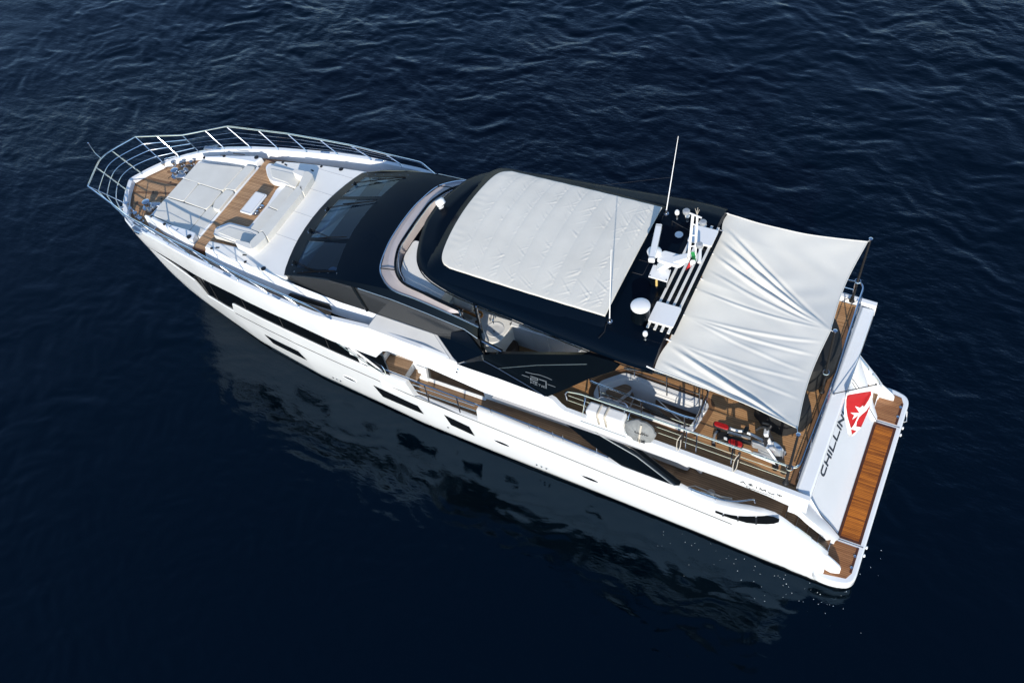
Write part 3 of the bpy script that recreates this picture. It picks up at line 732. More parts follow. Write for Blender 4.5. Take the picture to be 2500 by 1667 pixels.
# ---- raked windscreen and black forward roof
def arc_row(pts):
    full = [mir(p) for p in pts[::-1]]+pts[1:] if abs(pts[0][1]) < 1e-6 else [mir(p) for p in pts[::-1]]+pts
    return full
cols_ = [0, .41, .82, .97, 1.2, 1.6, 1.95, 2.22]
def prow(xc, xs, yedge, zc, zs, pw=2.0):
    out = []
    for c in cols_:
        t = c/2.22; out.append((xc-(xc-xs)*t**pw, c*yedge/2.22, zc-(zc-zs)*t**2))
    return out
Wx = [(14.30, 0), (14.30, .41), (14.26, .82), (14.24, .97), (14.16, 1.2), (14.03, 1.6), (13.82, 1.95), (13.34, 2.20)]
r0 = prow(17.69, 17.27, 2.22, 5.22, 5.19)
r1 = prow(17.22, 16.83, 2.22, 5.40, 5.36)
r2 = prow(15.70, 15.28, 2.24, 5.90, 5.84)
r3 = [(x, y, 6.16-.05*(y/2.2)**2) for x, y in Wx]
r2b = [lp(a, b, .5) for a, b in zip(r2, r3)]; r2b = [off(p, dz=.035) for p in r2b]
wr = [arc_row(r) for r in (r0, r1, r2, r2b, r3)]
g = G(); n = len(wr[0])
flat = [p for r in wr for p in r]; fs = []
colx = [-c for c in cols_[::-1]]+cols_[1:]
def is_pane(j):
    m = (colx[j]+colx[j+1])/2; a = abs(m)
    return a < .82 or .97 < a < 1.95
for i in range(len(wr)-1):
    for j in range(n-1):
        if i == 1 and is_pane(j): continue
        fs.append((i*n+j, i*n+j+1, (i+1)*n+j+1, (i+1)*n+j))
g.add(flat, fs)
wsc = g.build('forward_roof', M['roof'], yacht, angle=60)
for lo, hi in ((-.82, .82), (.97, 1.95), (-1.95, -.97)):
    js_ = [j for j in range(n) if lo-1e-6 <= colx[j] <= hi+1e-6]
    gg = G(); gg.grid([[off(wr[1][j], dz=-.012) for j in js_], [off(wr[2][j], dz=-.012) for j in js_]])
    gg.build('windscreen_pane', M['pane'], wsc)
    # blind border just inside the pane top
# round depression (horn grille) on the roof
hc = (14.712, -0.002, 6.020)
G().lathe((hc[0], hc[1], hc[2]-.0), [(.17, -.02), (.17, .015), (.13, .02), (.12, -.0), (0, -.01)], 24, (.18, 0, 1)).build('roof_horn', M['black'], wsc)
# wipers
for pv, tip, bl0, bl1 in (((17.040, -1.566, 5.450), (15.982, -1.793, 5.820), (16.480, -1.779, 5.720), (15.315, -1.922, 5.920)),
                          ((17.289, -0.365, 5.450), (16.229, -0.628, 5.780), (16.847, -0.604, 5.620), (15.639, -0.736, 5.880)),
                          ((17.316, 0.573, 5.450), (16.345, 0.876, 5.660), (16.890, 0.891, 5.520), (15.721, 0.812, 5.800)),
                          ((17.094, 1.803, 5.450), (16.123, 2.060, 5.660), (16.757, 2.150, 5.500), (15.397, 2.017, 5.840))):
    def roofh(p):       # drop the part onto the glass
        best = min(((p[0]-q[0])**2+(p[1]-q[1])**2, q[2]) for q in [lp(lp(wr[i][j], wr[i][j+1], u), lp(wr[i+1][j], wr[i+1][j+1], u), v) for i in (0, 1, 2) for j in range(n-1) for u in (0, .25, .5, .75) for v in (0, .2, .4, .6, .8)])[1]
        return (p[0], p[1], best)
    pv, tip, bl0, bl1 = roofh(pv), roofh(tip), roofh(bl0), roofh(bl1)
    w = G().lathe(off(pv, dz=.0), [(.05, 0), (.05, .07), (.03, .09), (0, .09)], 12).build('wiper', M['black'], wsc)
    d = (V(tip)-V(pv)).normalized(); s_ = Vector((-d.y, d.x, 0))*.022
    for k_ in (-1, 1):
        G().tube([off(tuple(V(pv)+s_*k_), dz=.07), off(tuple(V(tip)+s_*k_*.6), dz=.06)], .009, 5).build('wiper_arm', M['wiper'], w)
    G().tube([off(bl0, dz=.035), off(tip, dz=.06), off(bl1, dz=.035)], .014, 6).build('wiper_blade', M['wiper'], w)
    for dx_, dy_ in ((.10, .02), (.05, -.05), (.05, .07)):
        G().lathe(off(roofh((pv[0]+dx_, pv[1]+dy_, 0)), dz=-.004), [(.018, 0), (.014, .012), (0, .014)], 8).build('nozzle_stud', M['chrome'], w)
for t in linx(0, 1, .2):
    p = lp(r0[-1], r2[-1], t)
    for sg in (1, -1):
        G().lathe((lerp(16.9, 15.3, t), sg*(2.10-.05*t), lerp(5.36, 5.86, t)), [(.014, 0), (.01, .01), (0, .012)], 8).build('roof_stud', M['chrome'], wsc)
# wheelhouse interior seen through the panes
cockp = G().box(14.2, 17.0, -2.0, 2.0, 4.78, 4.92).build('helm_dashboard', pmat('slate_dash', (.022, .03, .04), .6), yacht)
G().box(16.05, 16.25, -1.9, 1.9, 4.93, 5.02).build('dash_moulding', M['rubber'], cockp)
ch = (16.265, -1.971, 5.000)
ct = G().prism([(16.377, -2.154, 5.050), (15.983, -2.160, 5.050), (16.093, -1.669, 5.050), (16.347, -1.600, 5.050)], (0, 0, -.004)).build('chart_sheet', pmat('printed_chart', (.74, .76, .55), .7, var=.35, vscale=6), None)
tag(ct, 'pale yellow paper chart lying on the dash behind the starboard windscreen pane', 'chart')
pc = (16.087, 1.455, 5.050)
dome = G().lathe((pc[0], pc[1], 4.92), [(.20, 0), (.20, .05), (.12, .12), (0, .14)], 20).build('white_cap', M['plastic'], None)
tag(dome, 'round white cap lying behind the port windscreen pane', 'cap')

# ---- smoked side glass of the wheelhouse and saloon
g = G()
sg_top = [(17.25, 2.215, 5.19), (16.4, 2.24, 5.52), (15.5, 2.26, 5.78), (14.4, 2.27, 5.84), (13.3, 2.30, 5.80), (12.2, 2.36, 5.76), (11.0, 2.44, 5.70), (10.6, 2.50, 5.55)]
sg_bot = [(17.2, 2.26, 5.13), (16.4, 2.33, 5.04), (15.5, 2.38, 5.0), (14.4, 2.40, 4.97), (13.3, 2.40, 4.95), (12.2, 2.42, 4.95), (11.0, 2.50, 4.97), (10.6, 2.54, 4.95)]
g.grid([sg_bot, [lp(a, b, .5) for a, b in zip(sg_bot, sg_top)], sg_top])
sgls = build_lr(g, 'wheelhouse_side_glass', M['sideglass'], yacht)
for sg, sgl in zip((1, -1), sgls):
    for x in (14.65,):
        a = (x, 2.275, 5.83); b = (x-.35, 2.405, 5.03)
        G().tube([(a[0], a[1]*sg, a[2]), (b[0], b[1]*sg, b[2])], .05, 6).build('window_pillar', M['black'], sgl)
# black eave between glass and flybridge screen
g = G()
eave_in = [(17.27, 2.20, 5.20), (16.4, 2.235, 5.53), (15.28, 2.24, 5.84), (14.3, 2.23, 6.02), (13.34, 2.20, 6.11), (12.2, 2.27, 6.10), (11.0, 2.38, 6.06), (10.62, 2.44, 5.95)]
eave_mid = [(17.27, 2.225, 5.185), (16.4, 2.28, 5.53), (15.4, 2.31, 5.80), (14.4, 2.35, 5.91), (13.3, 2.38, 5.93), (12.2, 2.44, 5.90), (11.0, 2.52, 5.84), (10.6, 2.57, 5.68)]
eave_lo = [off(p, dy=.0, dz=.0) for p in sg_top]
g.grid([eave_in, eave_mid, eave_lo]); evs = build_lr(g, 'roof_eave', M['black'], yacht, angle=30)
for sg, ev in zip((1, -1), evs):
    G().tube([(p[0], p[1]*sg, p[2]+.005) for p in eave_mid[3:]], .012, 5).build('eave_trim', M['dullsteel'], ev)

# ---- flybridge windscreen: chrome lower rim, padded sill, dark inner frame
Wo = [(14.30, 0), (14.28, .6), (14.22, 1.02), (14.08, 1.56), (13.84, 1.89), (13.34, 2.19), (12.6, 2.24), (11.8, 2.32), (11.0, 2.41), (10.55, 2.47)]
Wi = [(13.86, 0), (13.86, .5), (13.82, .98), (13.55, 1.58), (13.10, 1.96), (12.4, 2.08), (11.9, 2.16), (11.23, 2.25), (10.9, 2.30), (10.55, 2.36)]
wo = smoothpath([(x, y, 6.165-.012*i) for i, (x, y) in enumerate(Wo)], 4); wi = smoothpath([(x, y, 6.25-.010*i) for i, (x, y) in enumerate(Wi)], 4)
def both(path): return [mir(p) for p in path[::-1]]+path[1:]
wo_all, wi_all = wo, wi
NS = len(wo)-7
wo, wi = wo[:NS], wi[:NS]
fs_ = G().grid([both(wo), both([off(lp(a, b, .5), dz=-.03) for a, b in zip(wo, wi)]), both(wi), both([off(p, dx=-.04 if p[0] > 13 else 0, dy=-.03 if p[1] > .5 else 0, dz=-.35) for p in wi])]).build('flybridge_sill', M['sill'], yacht)
G().tube(both([off(p, dz=.012) for p in wo_all]), .022, 7).build('screen_rim', M['chrome'], fs_)
wi2 = [off(p, dz=.045) for p in wi]
G().tube(both(wi2), .038, 7).build('screen_frame', M['black'], fs_)
G().tube(both([off(p, dx=-.07 if p[1] < 1.9 else 0, dy=-.05 if p[1] > 1.2 else 0, dz=.055) for p in wi]), .014, 6).build('screen_top_rail', M['chrome'], fs_)
g = G(); g.grid([both([off(p, dz=.02) for p in wo]), both([off(lp(a, b, .62), dz=.16) for a, b in zip(wo, wi2)])]).build('screen_glass', M['clear'], fs_)
for sg in (1, -1):
    for a, b in (((13.97, 1.77), (13.32, 1.78)), ((13.55, 2.1), (13.02, 1.99))):
        pass
    G().tube([(14.0, sg*1.68, 6.18), (13.45, sg*1.66, 6.30)], .016, 6).build('screen_joint', M['black'], fs_)

# dark coaming abaft the padded sill
for sg in (1, -1):
    G().grid([[(p[0], p[1]*sg, p[2]) for p in wo_all[NS-1:]], [(lerp(p[0], q[0], .35), lerp(p[1], q[1], .35)*sg, p[2]-.02) for p, q in zip(wo_all[NS-1:], wi_all[NS-1:])], [(lerp(p[0], q[0], .4), lerp(p[1], q[1], .4)*sg, p[2]-1.2) for p, q in zip(wo_all[NS-1:], wi_all[NS-1:])]]).build('screen_coaming', M['black'], fs_)
# ---- port and starboard angled side screens with chrome frame abaft the helm
for sg in (1, -1):
    A = (11.195, 2.300, 6.292); B = (10.970, 2.420, 5.506); C_ = (10.614, 2.500, 4.942); D = (9.953, 2.520, 5.334); E_ = (10.698, 2.440, 5.478)
    pts = [A, B, D]
    f_ = [(p[0], p[1]*sg, p[2]) for p in pts]
    so_ = G().tube(f_, .026, 7).build('side_screen', M['chrome'], yacht)
    G().tube([(p[0], p[1]*sg, p[2]) for p in (B, C_, D)], .024, 7).build('screen_frame', M['chrome'], so_)
    G().tube([off((p[0], p[1]*sg, p[2]), dy=-.035*sg, dz=.02) for p in pts], .02, 6).build('screen_gasket', M['black'], so_)
    G().poly([(p[0], p[1]*sg, p[2]) for p in (B, C_, D)]).build('screen_glass', M['clear'], so_)
    gg = [(wi[-1][0], wi[-1][1]*sg, wi[-1][2]), f_[0]]

# ---- flybridge side: white wing panel over the steps, black fin carrying the hardtop
wp_in = [(14.040, 2.324, 4.970), (13.084, 2.348, 4.970), (12.117, 2.359, 4.970)]
wp = [wp_in[0], wp_in[2], (11.40, 2.98, 4.74), (14.28, 2.98, 4.90)]
wp = [(14.021, 2.342, 5.000), (12.110, 2.363, 4.990), (11.147, 3.000, 4.842), (13.966, 2.980, 5.070)]
wp = [wp[0], wp[1], off(wp[2], dz=.03), off(wp[3], dz=.03)]
for sg in (1, -1):
    P = [(p[0], p[1]*sg, p[2]) for p in wp]
    wq = G().prism(P, (0, 0, -.12)).build('side_wing_panel', M['deckwhite'], yacht, bevel=.02)
    G().tube([(p[0], p[1]*sg, p[2]+.003) for p in (lp(wp[0], wp[3], .12), lp(lp(wp[0], wp[3], .12), lp(wp[1], wp[2], .12), .93), lp(lp(wp[0], wp[3], .93), lp(wp[1], wp[2], .93), .94))], .006, 5).build('panel_joint', M['greyseam'], wq)
fin_f = (10.971, 2.500, 5.712)
for sg in (1, -1):
    # dark shoulder in front of the fin
    sh = [(12.114, 2.362, 4.975), (10.966, 2.500, 5.743), (10.478, 2.660, 5.136), (11.141, 3.010, 4.846)]
    sh = [(p[0], p[1]*sg, p[2]) for p in sh]
    shp = G().grid([[sh[0], sh[1]], [sh[3], sh[2]]]).build('fin_shoulder', M['roof'], yacht, solid=.04, smooth=False)
    # fin: ridge rises aft to the hardtop, skirt falls to the side band
    ridge = [(10.480, 2.660, 5.124), (9.820, 2.690, 5.543), (8.756, 2.740, 6.097), (7.251, 2.800, 6.894), (6.62, 2.82, 6.95)]
    brk = [(10.473, 2.700, 4.924), (9.995, 2.760, 4.901), (8.785, 2.780, 5.677), (7.308, 2.840, 6.540), (6.45, 2.84, 6.90)]
    skirt = [(11.135, 3.020, 4.850), (9.910, 3.030, 4.836), (9.142, 3.040, 4.799), (8.461, 3.050, 4.771), (7.903, 2.950, 5.305)]
    aft = [(7.903, 2.950, 5.305), (7.261, 2.910, 6.021), (6.580, 2.860, 6.652)]
    rr = [(p[0], p[1]*sg, p[2]) for p in ridge]; bb = [(p[0], p[1]*sg, p[2]) for p in brk]; kk = [(p[0], p[1]*sg, p[2]) for p in skirt]; aa = [(p[0], p[1]*sg, p[2]) for p in aft]
    fin = G()
    fin.grid([[off(p, dy=-.10*sg, dz=-.02) for p in rr], rr, bb])
    fin.grid([bb[:4], [kk[0], kk[1], kk[3], kk[4]]])
    fin.add([bb[3], kk[4], aa[1], aa[2], bb[4]], [(0, 1, 2, 3, 4)])
    fo = fin.build('hardtop_fin', M['black'], yacht, solid=.05, smooth=False)
    G().tube([off(lp(p, q, 0), dy=.01*sg) for p, q in zip(bb[1:4], bb[1:4])], .008, 5).build('fin_edge_line', M['dullsteel'], fo)
    e0 = (10.521, 2.660, 5.116); e1 = (10.462, 2.710, 4.960); e2 = (9.968, 2.800, 4.950); e3 = (9.165, 2.960, 4.919); e4 = (8.498, 3.050, 4.776)
    G().tube([off((p[0], (p[1]+.02)*sg, p[2]), dz=.01) for p in (e0, e1, e2, e3, e4)], .011, 5).build('fin_trim', M['dullsteel'], fo)
    lt = (11.062, 3.190, 4.760)
    G().lathe((lt[0], (lt[1]+.012)*sg, lt[2]), [(.035, 0), (.035, .008), (0, .01)], 14, (0, sg, .1)).build('side_emblem', M['dullsteel'], sideband)  # plain disc standing for the small emblem on the band, no lamp

# ---- hardtop
HT = [(13.16, 0), (13.14, .4), (12.98, 1.0), (12.74, 1.55), (12.28, 1.97), (11.55, 2.22), (10.6, 2.37), (9.5, 2.47), (8.2, 2.60), (7.0, 2.71), (6.2, 2.76), (5.66, 2.74)]
ho = smoothpath([(x, y, 6.90) for x, y in HT], 4)
def ring(pathf): return both(pathf)
def shrink(path, d, z):
    p2 = inset(both(path), d); return [(p[0], p[1], z) for p in p2]
rows = [shrink(ho, .14, 6.80), shrink(ho, .03, 6.84), shrink(ho, 0, 6.93), shrink(ho, .05, 7.05), shrink(ho, .20, 7.13), shrink(ho, .42, 7.155), shrink(ho, .47, 7.18), shrink(ho, .60, 7.185)]
# keep the after edge straight
rows = [[(max(p[0], 5.66), p[1], p[2]) for p in r_] for r_ in rows]
g = G(); g.grid(rows)
m_ = len(rows[-1])
top = rows[-1]
for i in range(m_//2):
    a, b, c, d = top[i], top[i+1], top[m_-2-i], top[m_-1-i]
    if i+1 < m_-2-i: 
        for s0, s1 in ((0, .5), (.5, 1)):
            q = [lp(a, d, s0), lp(a, d, s1), lp(b, c, s1), lp(b, c, s0)]
            q = [(p[0], p[1], p[2]+.03*(1-(p[1]/2.2)**2)) for p in q]
            g.add(q, [(0, 1, 2, 3)])
bot = rows[0]
for i in range(m_//2):
    if i+1 < m_-2-i: g.add([bot[i], bot[i+1], bot[m_-2-i], bot[m_-1-i]], [(0, 1, 2, 3)])
# after end cap
g.add([r_[0] for r_ in rows]+[r_[-1] for r_ in rows[::-1]], [tuple(range(2*len(rows)))])
hard = g.build('hardtop', M['roof'], yacht, angle=50)
G().tube([(p[0], p[1], p[2]-.02) for p in shrink(ho, -.004, 6.86)], .018, 6).build('drip_edge', M['black'], hard)
HZ = 7.20
# recessed louvre bay with cream slats and two white boards
bay = G().box(5.50, 6.32, -1.75, 1.75, 7.19, 7.215).build('louvre_tray', M['black'], hard)
for x in (6.15, 5.97, 5.80, 5.63):
    G().box(x-.032, x+.032, -1.80, 1.80, 7.225, 7.262).build('louvre_slat', M['cream'], hard, bevel=.006)
for sg, y0, y1 in ((-1, -1.64, -1.07), (1, 1.02, 1.65)):
    G().prism(roundpoly([(6.20, y0, 7.33), (5.57, y0, 7.33), (5.57, y1, 7.33), (6.20, y1, 7.33)], .04, 3), (0, 0, -.06)).build('louvre_board', M['plastic'], hard, bevel=.008)
# whip antennas
for nm, base, tip in (('port', (7.070, 1.906, 7.170), (7.070, 1.569, 9.421)), ('stbd', (7.062, -1.881, 7.170), (7.070, -2.740, 9.096))):
    w = G().tube([off(base, dz=.12), tip], .015, 8, r1=.007).build('whip_antenna', M['plastic'], hard)
    G().lathe(base, [(.075, 0), (.07, .03), (.035, .04), (.035, .10), (.028, .16)], 12).build('antenna_mount', M['dullsteel'], w)
    G().tube([off(base, dz=.02), off(base, dx=.05, dy=.12, dz=.015), off(base, dx=.0, dy=.32, dz=.012), off(base, dx=.06, dy=.55, dz=.012)], .012, 5).build('antenna_cable', M['rubber'], w)
# satellite dome : white cap on a black drum
sd = G().lathe((6.42, 1.53, 7.19), [(.24, 0), (.23, .05), (.22, .36), (.215, .44)], 28).build('satellite_drum', M['black'], hard)
G().lathe((6.42, 1.53, 7.62), [(.215, -.02), (.235, 0), (.235, .03), (.20, .055), (.10, .075), (0, .08)], 28).build('satellite_cap', M['plastic'], sd)
# small mushroom antennas
for base in ((6.080, 2.104, 7.200), (6.741, -1.809, 7.200), (6.461, -1.801, 7.200)):
    mu = G().lathe(base, [(.04, 0), (.03, .02), (.022, .16)], 10).build('mushroom_antenna', M['dullsteel'], hard)
    G().lathe(off(base, dz=.16), [(.0, 0), (.055, 0), (.065, .04), (.055, .10), (.03, .13), (0, .135)], 16).build('antenna_cap', M['plastic'], mu)
dc = (6.493, -1.282, 7.200)
G().lathe(dc, [(.105, 0), (.105, .02), (.09, .03), (0, .032)], 24).build('deck_disc', M['plastic'], hard)
for c, a, b in (((5.872, 1.940, 7.170), .17, .15), ((7.056, 0.073, 7.200), .20, .22)):
    L_ = roundpoly([(c[0]-a, c[1]-b, c[2]+.012), (c[0]+a, c[1]-b, c[2]+.012), (c[0]+a, c[1]+b, c[2]+.012), (c[0]-a, c[1]+b, c[2]+.012)], .05, 3)
    G().tube(L_, .006, 5, closed=True).build('hatch_joint', M['seam'], hard)
rod0, rod1 = (6.765, -1.513, 7.380), (6.296, -1.420, 7.300)
G().tube([off(rod0, dz=-.16), rod0, rod1, off(rod1, dz=-.12)], .010, 5).build('short_rod', M['rubber'], hard)
hl = (6.392, 0.557, 7.200)
lamp_ = G().tube([off(hl, dz=.0), off(hl, dz=.10)], .02, 8).build('all_round_lamp', M['rubber'], hard)
G().lathe(off(hl, dz=.10), [(.03, 0), (.03, .20), (.02, .22), (0, .22)], 12).build('lamp_lens', pmat('amber_lens', (.62, .45, .16), .3), lamp_)
# radar mast
mast = G()
pl = [(6.632, 0.141, 7.550), (6.166, 0.167, 7.550), (6.118, 0.559, 7.550), (6.605, 0.553, 7.550)]
mast.prism(pl, (0, 0, -.03))
mst = mast.build('radar_mast', M['plastic'], hard, bevel=.008)
G().prism([lp(p, (6.42, .22, 7.5), .12) for p in [off(q, dz=-.04) for q in pl]], (0, 0, -.32)).build('mast_plinth', M['black'], mst)
for p in pl:
    q = lp(p, (6.42, .22, 7.55), .14); G().lathe(q, [(.016, 0), (.016, .012), (0, .014)], 8).build('plate_bolt', M['seam'], mst)
# swept bracket carrying radar platform and pole
bk = G()
bk.grid([[(6.30, .26, 7.56), (6.48, .30, 7.56), (6.55, .10, 7.56), (6.36, .05, 7.56)], [(6.12, .22, 7.74), (6.28, .26, 7.78), (6.35, .05, 7.80), (6.18, .0, 7.76)], [(5.86, .10, 7.84), (5.98, .14, 7.92), (6.04, -.06, 7.93), (5.92, -.10, 7.86)], [(5.76, .05, 7.84), (5.80, .08, 8.02), (5.84, -.10, 8.02), (5.78, -.12, 7.86)]], close_u=True)
bk.build('mast_bracket', M['plastic'], mst, bevel=.02)
G().prism(roundpoly([(6.526, 0.005, 7.860), (6.447, -0.121, 7.860), (5.942, -0.119, 7.860), (5.829, 0.068, 7.860), (5.947, 0.254, 7.860), (6.508, 0.240, 7.860)], .05, 3), (0, 0, -.09)).build('radar_shelf', M['plastic'], mst, bevel=.02)
s0, s1 = (6.792, -0.669, 8.060), (6.546, 0.488, 8.060)
bx = (V(s1)-V(s0)); nrm = Vector((-bx.y, bx.x, 0)).normalized()
pd = lp(s0, s1, .62); pdc = tuple(V(pd)-nrm*.0)
G().lathe((pdc[0], pdc[1], 7.86), [(.17, 0), (.18, .06), (.14, .10), (.06, .12), (.06, .16)], 24).build('radar_motor', M['plastic'], mst)
rs = G()
c_ = (V(s0)+V(s1))/2
prof = [(.055, -.07), (.075, -.05), (.075, .05), (.055, .07), (-.055, .07), (-.075, .05), (-.075, -.05), (-.055, -.07)]
rs.grid([[tuple(V(s0)+bx*t+nrm*a*k_+Vector((0, 0, b*k_))) for a, b in prof] for t, k_ in ((0, .7), (.015, 1), (.985, 1), (1, .7))], close_u=True)
rs.poly([tuple(V(s0)+nrm*a*.7+Vector((0, 0, b*.7))) for a, b in prof]); rs.poly([tuple(V(s1)+nrm*a*.7+Vector((0, 0, b*.7))) for a, b in prof])
rso = rs.build('radar_scanner', M['plastic'], mst)
for t in (.06, .94):
    G().tube([tuple(V(s0)+bx*t+nrm*a*1.03+Vector((0, 0, b*1.03))) for a, b in prof], .005, 4, closed=True).build('scanner_band', M['seam'], rso)
# twin pole with anchor lights
base = (5.80, -.02, 7.86); tp = (5.800, -0.264, 9.169)
pole = G().tube([base, lp(base, tp, .5), tp], .035, 8).build('mast_pole', M['plastic'], mst)
b2 = off(base, dx=-.13, dy=-.12); t2 = off(tp, dx=-.10, dy=-.02, dz=-.05)
G().tube([b2, t2], .028, 8).build('mast_pole', M['plastic'], mst)
for f in (.3, .55, .8):
    G().tube([lp(base, tp, f), lp(b2, t2, f)], .016, 6).build('pole_strut', M['plastic'], pole)
G().tube([off(tp, dx=.12, dy=-.03, dz=.0), off(tp, dx=-.22, dy=.03, dz=0)], .022, 6).build('crosstree', M['plastic'], pole)
for p in (off(tp, dx=.16, dz=.0), off(tp, dx=-.26, dy=.04, dz=-.18), off(lp(base, tp, .32), dx=-.22, dy=-.05)):
    G().lathe(p, [(0, -.02), (.075, 0), (.085, .03), (.085, .08), (.06, .10), (0, .10)], 16).build('navigation_light', M['silver'], pole)
for k_ in range(4):
    a = k_*1.6; G().tube([off(tp, dx=-.1, dz=.02), off(tp, dx=-.1+.05*math.cos(a), dy=.05*math.sin(a), dz=.22)], .005, 4).build('wind_sensor', M['beige'], pole)
hn = (5.682, -0.547, 7.750)
G().tube([hn, (5.577, -0.185, 7.660)], .035, 10, r1=.05).build('mast_horn', M['plastic'], mst)
# courtesy flag furled on the halyard
cf = thing('courtesy_flag', 'small drooping green white and red flag on the radar mast', 'flag', (5.677, 0.006, 7.620))
f0 = [(5.660, 0.095, 8.281), (5.680, -0.054, 7.966), (5.700, -0.179, 7.644)]; 
def rag(pts, w, nm, mat, nrm_=(.6, .8, 0)):
    rows = []
    for i, p in enumerate(pts):
        a = .5*math.sin(i*1.9); d = V(nrm_).normalized()
        rows.append([tuple(V(p)-d*w*(1+.25*a)), tuple(V(p)+Vector((.04*math.cos(i), -.03, .0))), tuple(V(p)+d*w*(1-.25*a))])
    return G().grid(rows).build(nm, mat, cf, solid=.004)
rag(smoothpath(f0, 3), .05, 'green_panel', M['flaggreen'])
rag(smoothpath([(5.620, 0.221, 8.130), (5.620, 0.164, 7.993), (5.640, 0.124, 7.853)], 3), .07, 'white_panel', M['flagwhite'])
rag(smoothpath([(5.740, -0.036, 7.757), (5.760, 0.003, 7.661), (5.780, 0.017, 7.565)], 3), .07, 'red_panel', M['flagred'])

# ---- canvas laced over the hardtop sunroof
def canvas_pts():
    ns, nt = 210, 250
    rng = random.Random(5)
    T, S = np.meshgrid(np.linspace(0, 1, nt+1), np.linspace(0, 1, ns+1), indexing='ij')
    U = 2*S-1
    xf = 12.06-.22*U*U-.16*np.abs(U)**14
    Xc = xf+(7.19-xf)*T
    Yc = U*(1.84+.06*T+.02*np.sin(T*math.pi))*np.where(T < .04, 1-.03*(1-T/.04), 1)
    Zc = 7.37+.05*(1-U*U)**.7+.003*np.sin(T*9*2*math.pi-.6)
    e_ = np.clip(np.minimum(np.minimum(T, 1-T), np.minimum(S, 1-S))*16, 0, 1)
    W = np.zeros_like(T)
    seams = [.13, .235, .345, .45, .56, .665, .775, .88, .955]
    for n_, sx in enumerate(seams):
        W -= .0028*np.exp(-((T-sx)/.006)**2)
        for q in range(44):
            s0 = rng.random(); sg = 1 if s0 > .5 else -1
            if rng.random() < .2: sg = -sg
            edge = abs(2*s0-1)
            if rng.random() > .35+.65*edge: continue
            ln = rng.uniform(.30, .75)*(.5+.6*edge)*(.6+.5*sx)           # metres
            am = rng.uniform(.0035, .0085)*(.5+.7*sx)
            ang = rng.uniform(.55, 1.0)
            dx, dy = (T-sx)*-4.7, (S-s0)*3.75*sg
            a = -dx*math.sin(ang)*-1*0+dx*math.cos(ang)+dy*math.sin(ang); b_ = -dx*math.sin(ang)+dy*math.cos(ang)
            wd = rng.uniform(.014, .030)
            m = np.clip(a/.03, 0, 1)*np.clip((ln-a)/ln, 0, 1)
            W += am*m*(np.exp(-(b_/wd)**2)-.6*np.exp(-((b_-1.6*wd)/wd)**2))
    W += .0035*np.sin(S*72+3*np.sin(S*17))*np.clip(1-T/.10, 0, 1)
    W += .006*np.sin(T*7+S*5+2*np.sin(S*6))*np.sin(S*9+T*4)*.5
    Zc += W*e_
    return [[(float(Xc[i, j]), float(Yc[i, j]), float(Zc[i, j])) for j in range(ns+1)] for i in range(nt+1)]
cr_ = canvas_pts()
g = G().grid(cr_)
for L_ in (cr_[0], cr_[-1], [r_[0] for r_ in cr_], [r_[-1] for r_ in cr_]):
    g.grid([L_, [((p[0]-9.6)*1.003+9.6, p[1]*1.004, p[2]-.035) for p in L_]])
cc = g.build('sunroof_canvas', M['cover'], None, angle=80)
tag(cc, 'wrinkled off white canvas cover stretched flat over the black hardtop sunroof', 'canvas cover')

# black raised surround under the canvas
rim_ = [(p[0], p[1], p[2]) for p in cr_[0]]+[r_[-1] for r_ in cr_[1:]]+cr_[-1][::-1][1:]+[r_[0] for r_ in cr_[::-1][1:-1]]
rim_ = rim_[::6]
G().grid([[((p[0]-9.6)*1.0+9.6, p[1]*1.0, p[2]-.03) for p in rim_], [((p[0]-9.6)*1.012+9.6, p[1]*1.02, p[2]-.045) for p in rim_], [((p[0]-9.6)*(1.16 if p[0] > 9.6 else 1.03)+9.6, p[1]*1.16, 7.13) for p in rim_]], close_u=True).build('sunroof_surround', M['roof'], hard)
# ---- sun awning between hardtop and three poles
AF = [(5.667, -2.584, 6.980), (5.602, -1.928, 7.000), (5.579, -1.110, 7.020), (5.539, -0.222, 7.030), (5.576, 0.126, 7.030), (5.577, 0.969, 7.020), (5.611, 1.808, 7.000), (5.657, 2.714, 6.980)]
AS, AM, AP = (2.142, -3.023, 6.740), (2.241, -0.026, 6.700), (2.179, 2.911, 6.740)
def awning_pt(u, t):
    # u 0 starboard .. 1 port ; fore edge scalloped between lashings
    k_ = u*7; i = min(int(k_), 6); fr_ = k_-i
    f = V(lp(AF[i], AF[i+1], fr_)); f.x += .05*math.sin(fr_*math.pi)+.0; f.x -= .03
    if u < .5: a = V(lp(AS, AM, u*2)); q = u*2
    else: a = V(lp(AM, AP, u*2-1)); q = u*2-1
    a.x += .11*math.sin(q*math.pi)**1.1
    a.z -= .10*math.sin(q*math.pi)
    p = f.lerp(a, t)
    ed = math.sin(math.pi*t)
    # side hems pull in
    p.y += (.10*(1-u)**6 - .10*u**6)*ed
    p.z -= .16*ed*(1-.6*abs(2*u-1)) 
    return p
def fold_sum(p):
    w = 0
    for src, tgts, am, wd in FOLDS:
        for q in tgts:
            ax, ay = src[0], src[1]; bx_, by_ = q[0]-ax, q[1]-ay; L2 = bx_*bx_+by_*by_
            s = ((p.x-ax)*bx_+(p.y-ay)*by_)/L2
            if s < -.02 or s > 1.02: continue
            d = ((p.x-ax)*by_-(p.y-ay)*bx_)/math.sqrt(L2)
            k_ = wd*(.35+1.2*s*(1.3-s))
            w += am*(.35+.65*min(1, 3*s))*math.sin(math.pi*min(1, max(0, s)))**.5*(math.exp(-(d/k_)**2)-.5*math.exp(-((d-1.7*k_)/k_)**2))
    return w
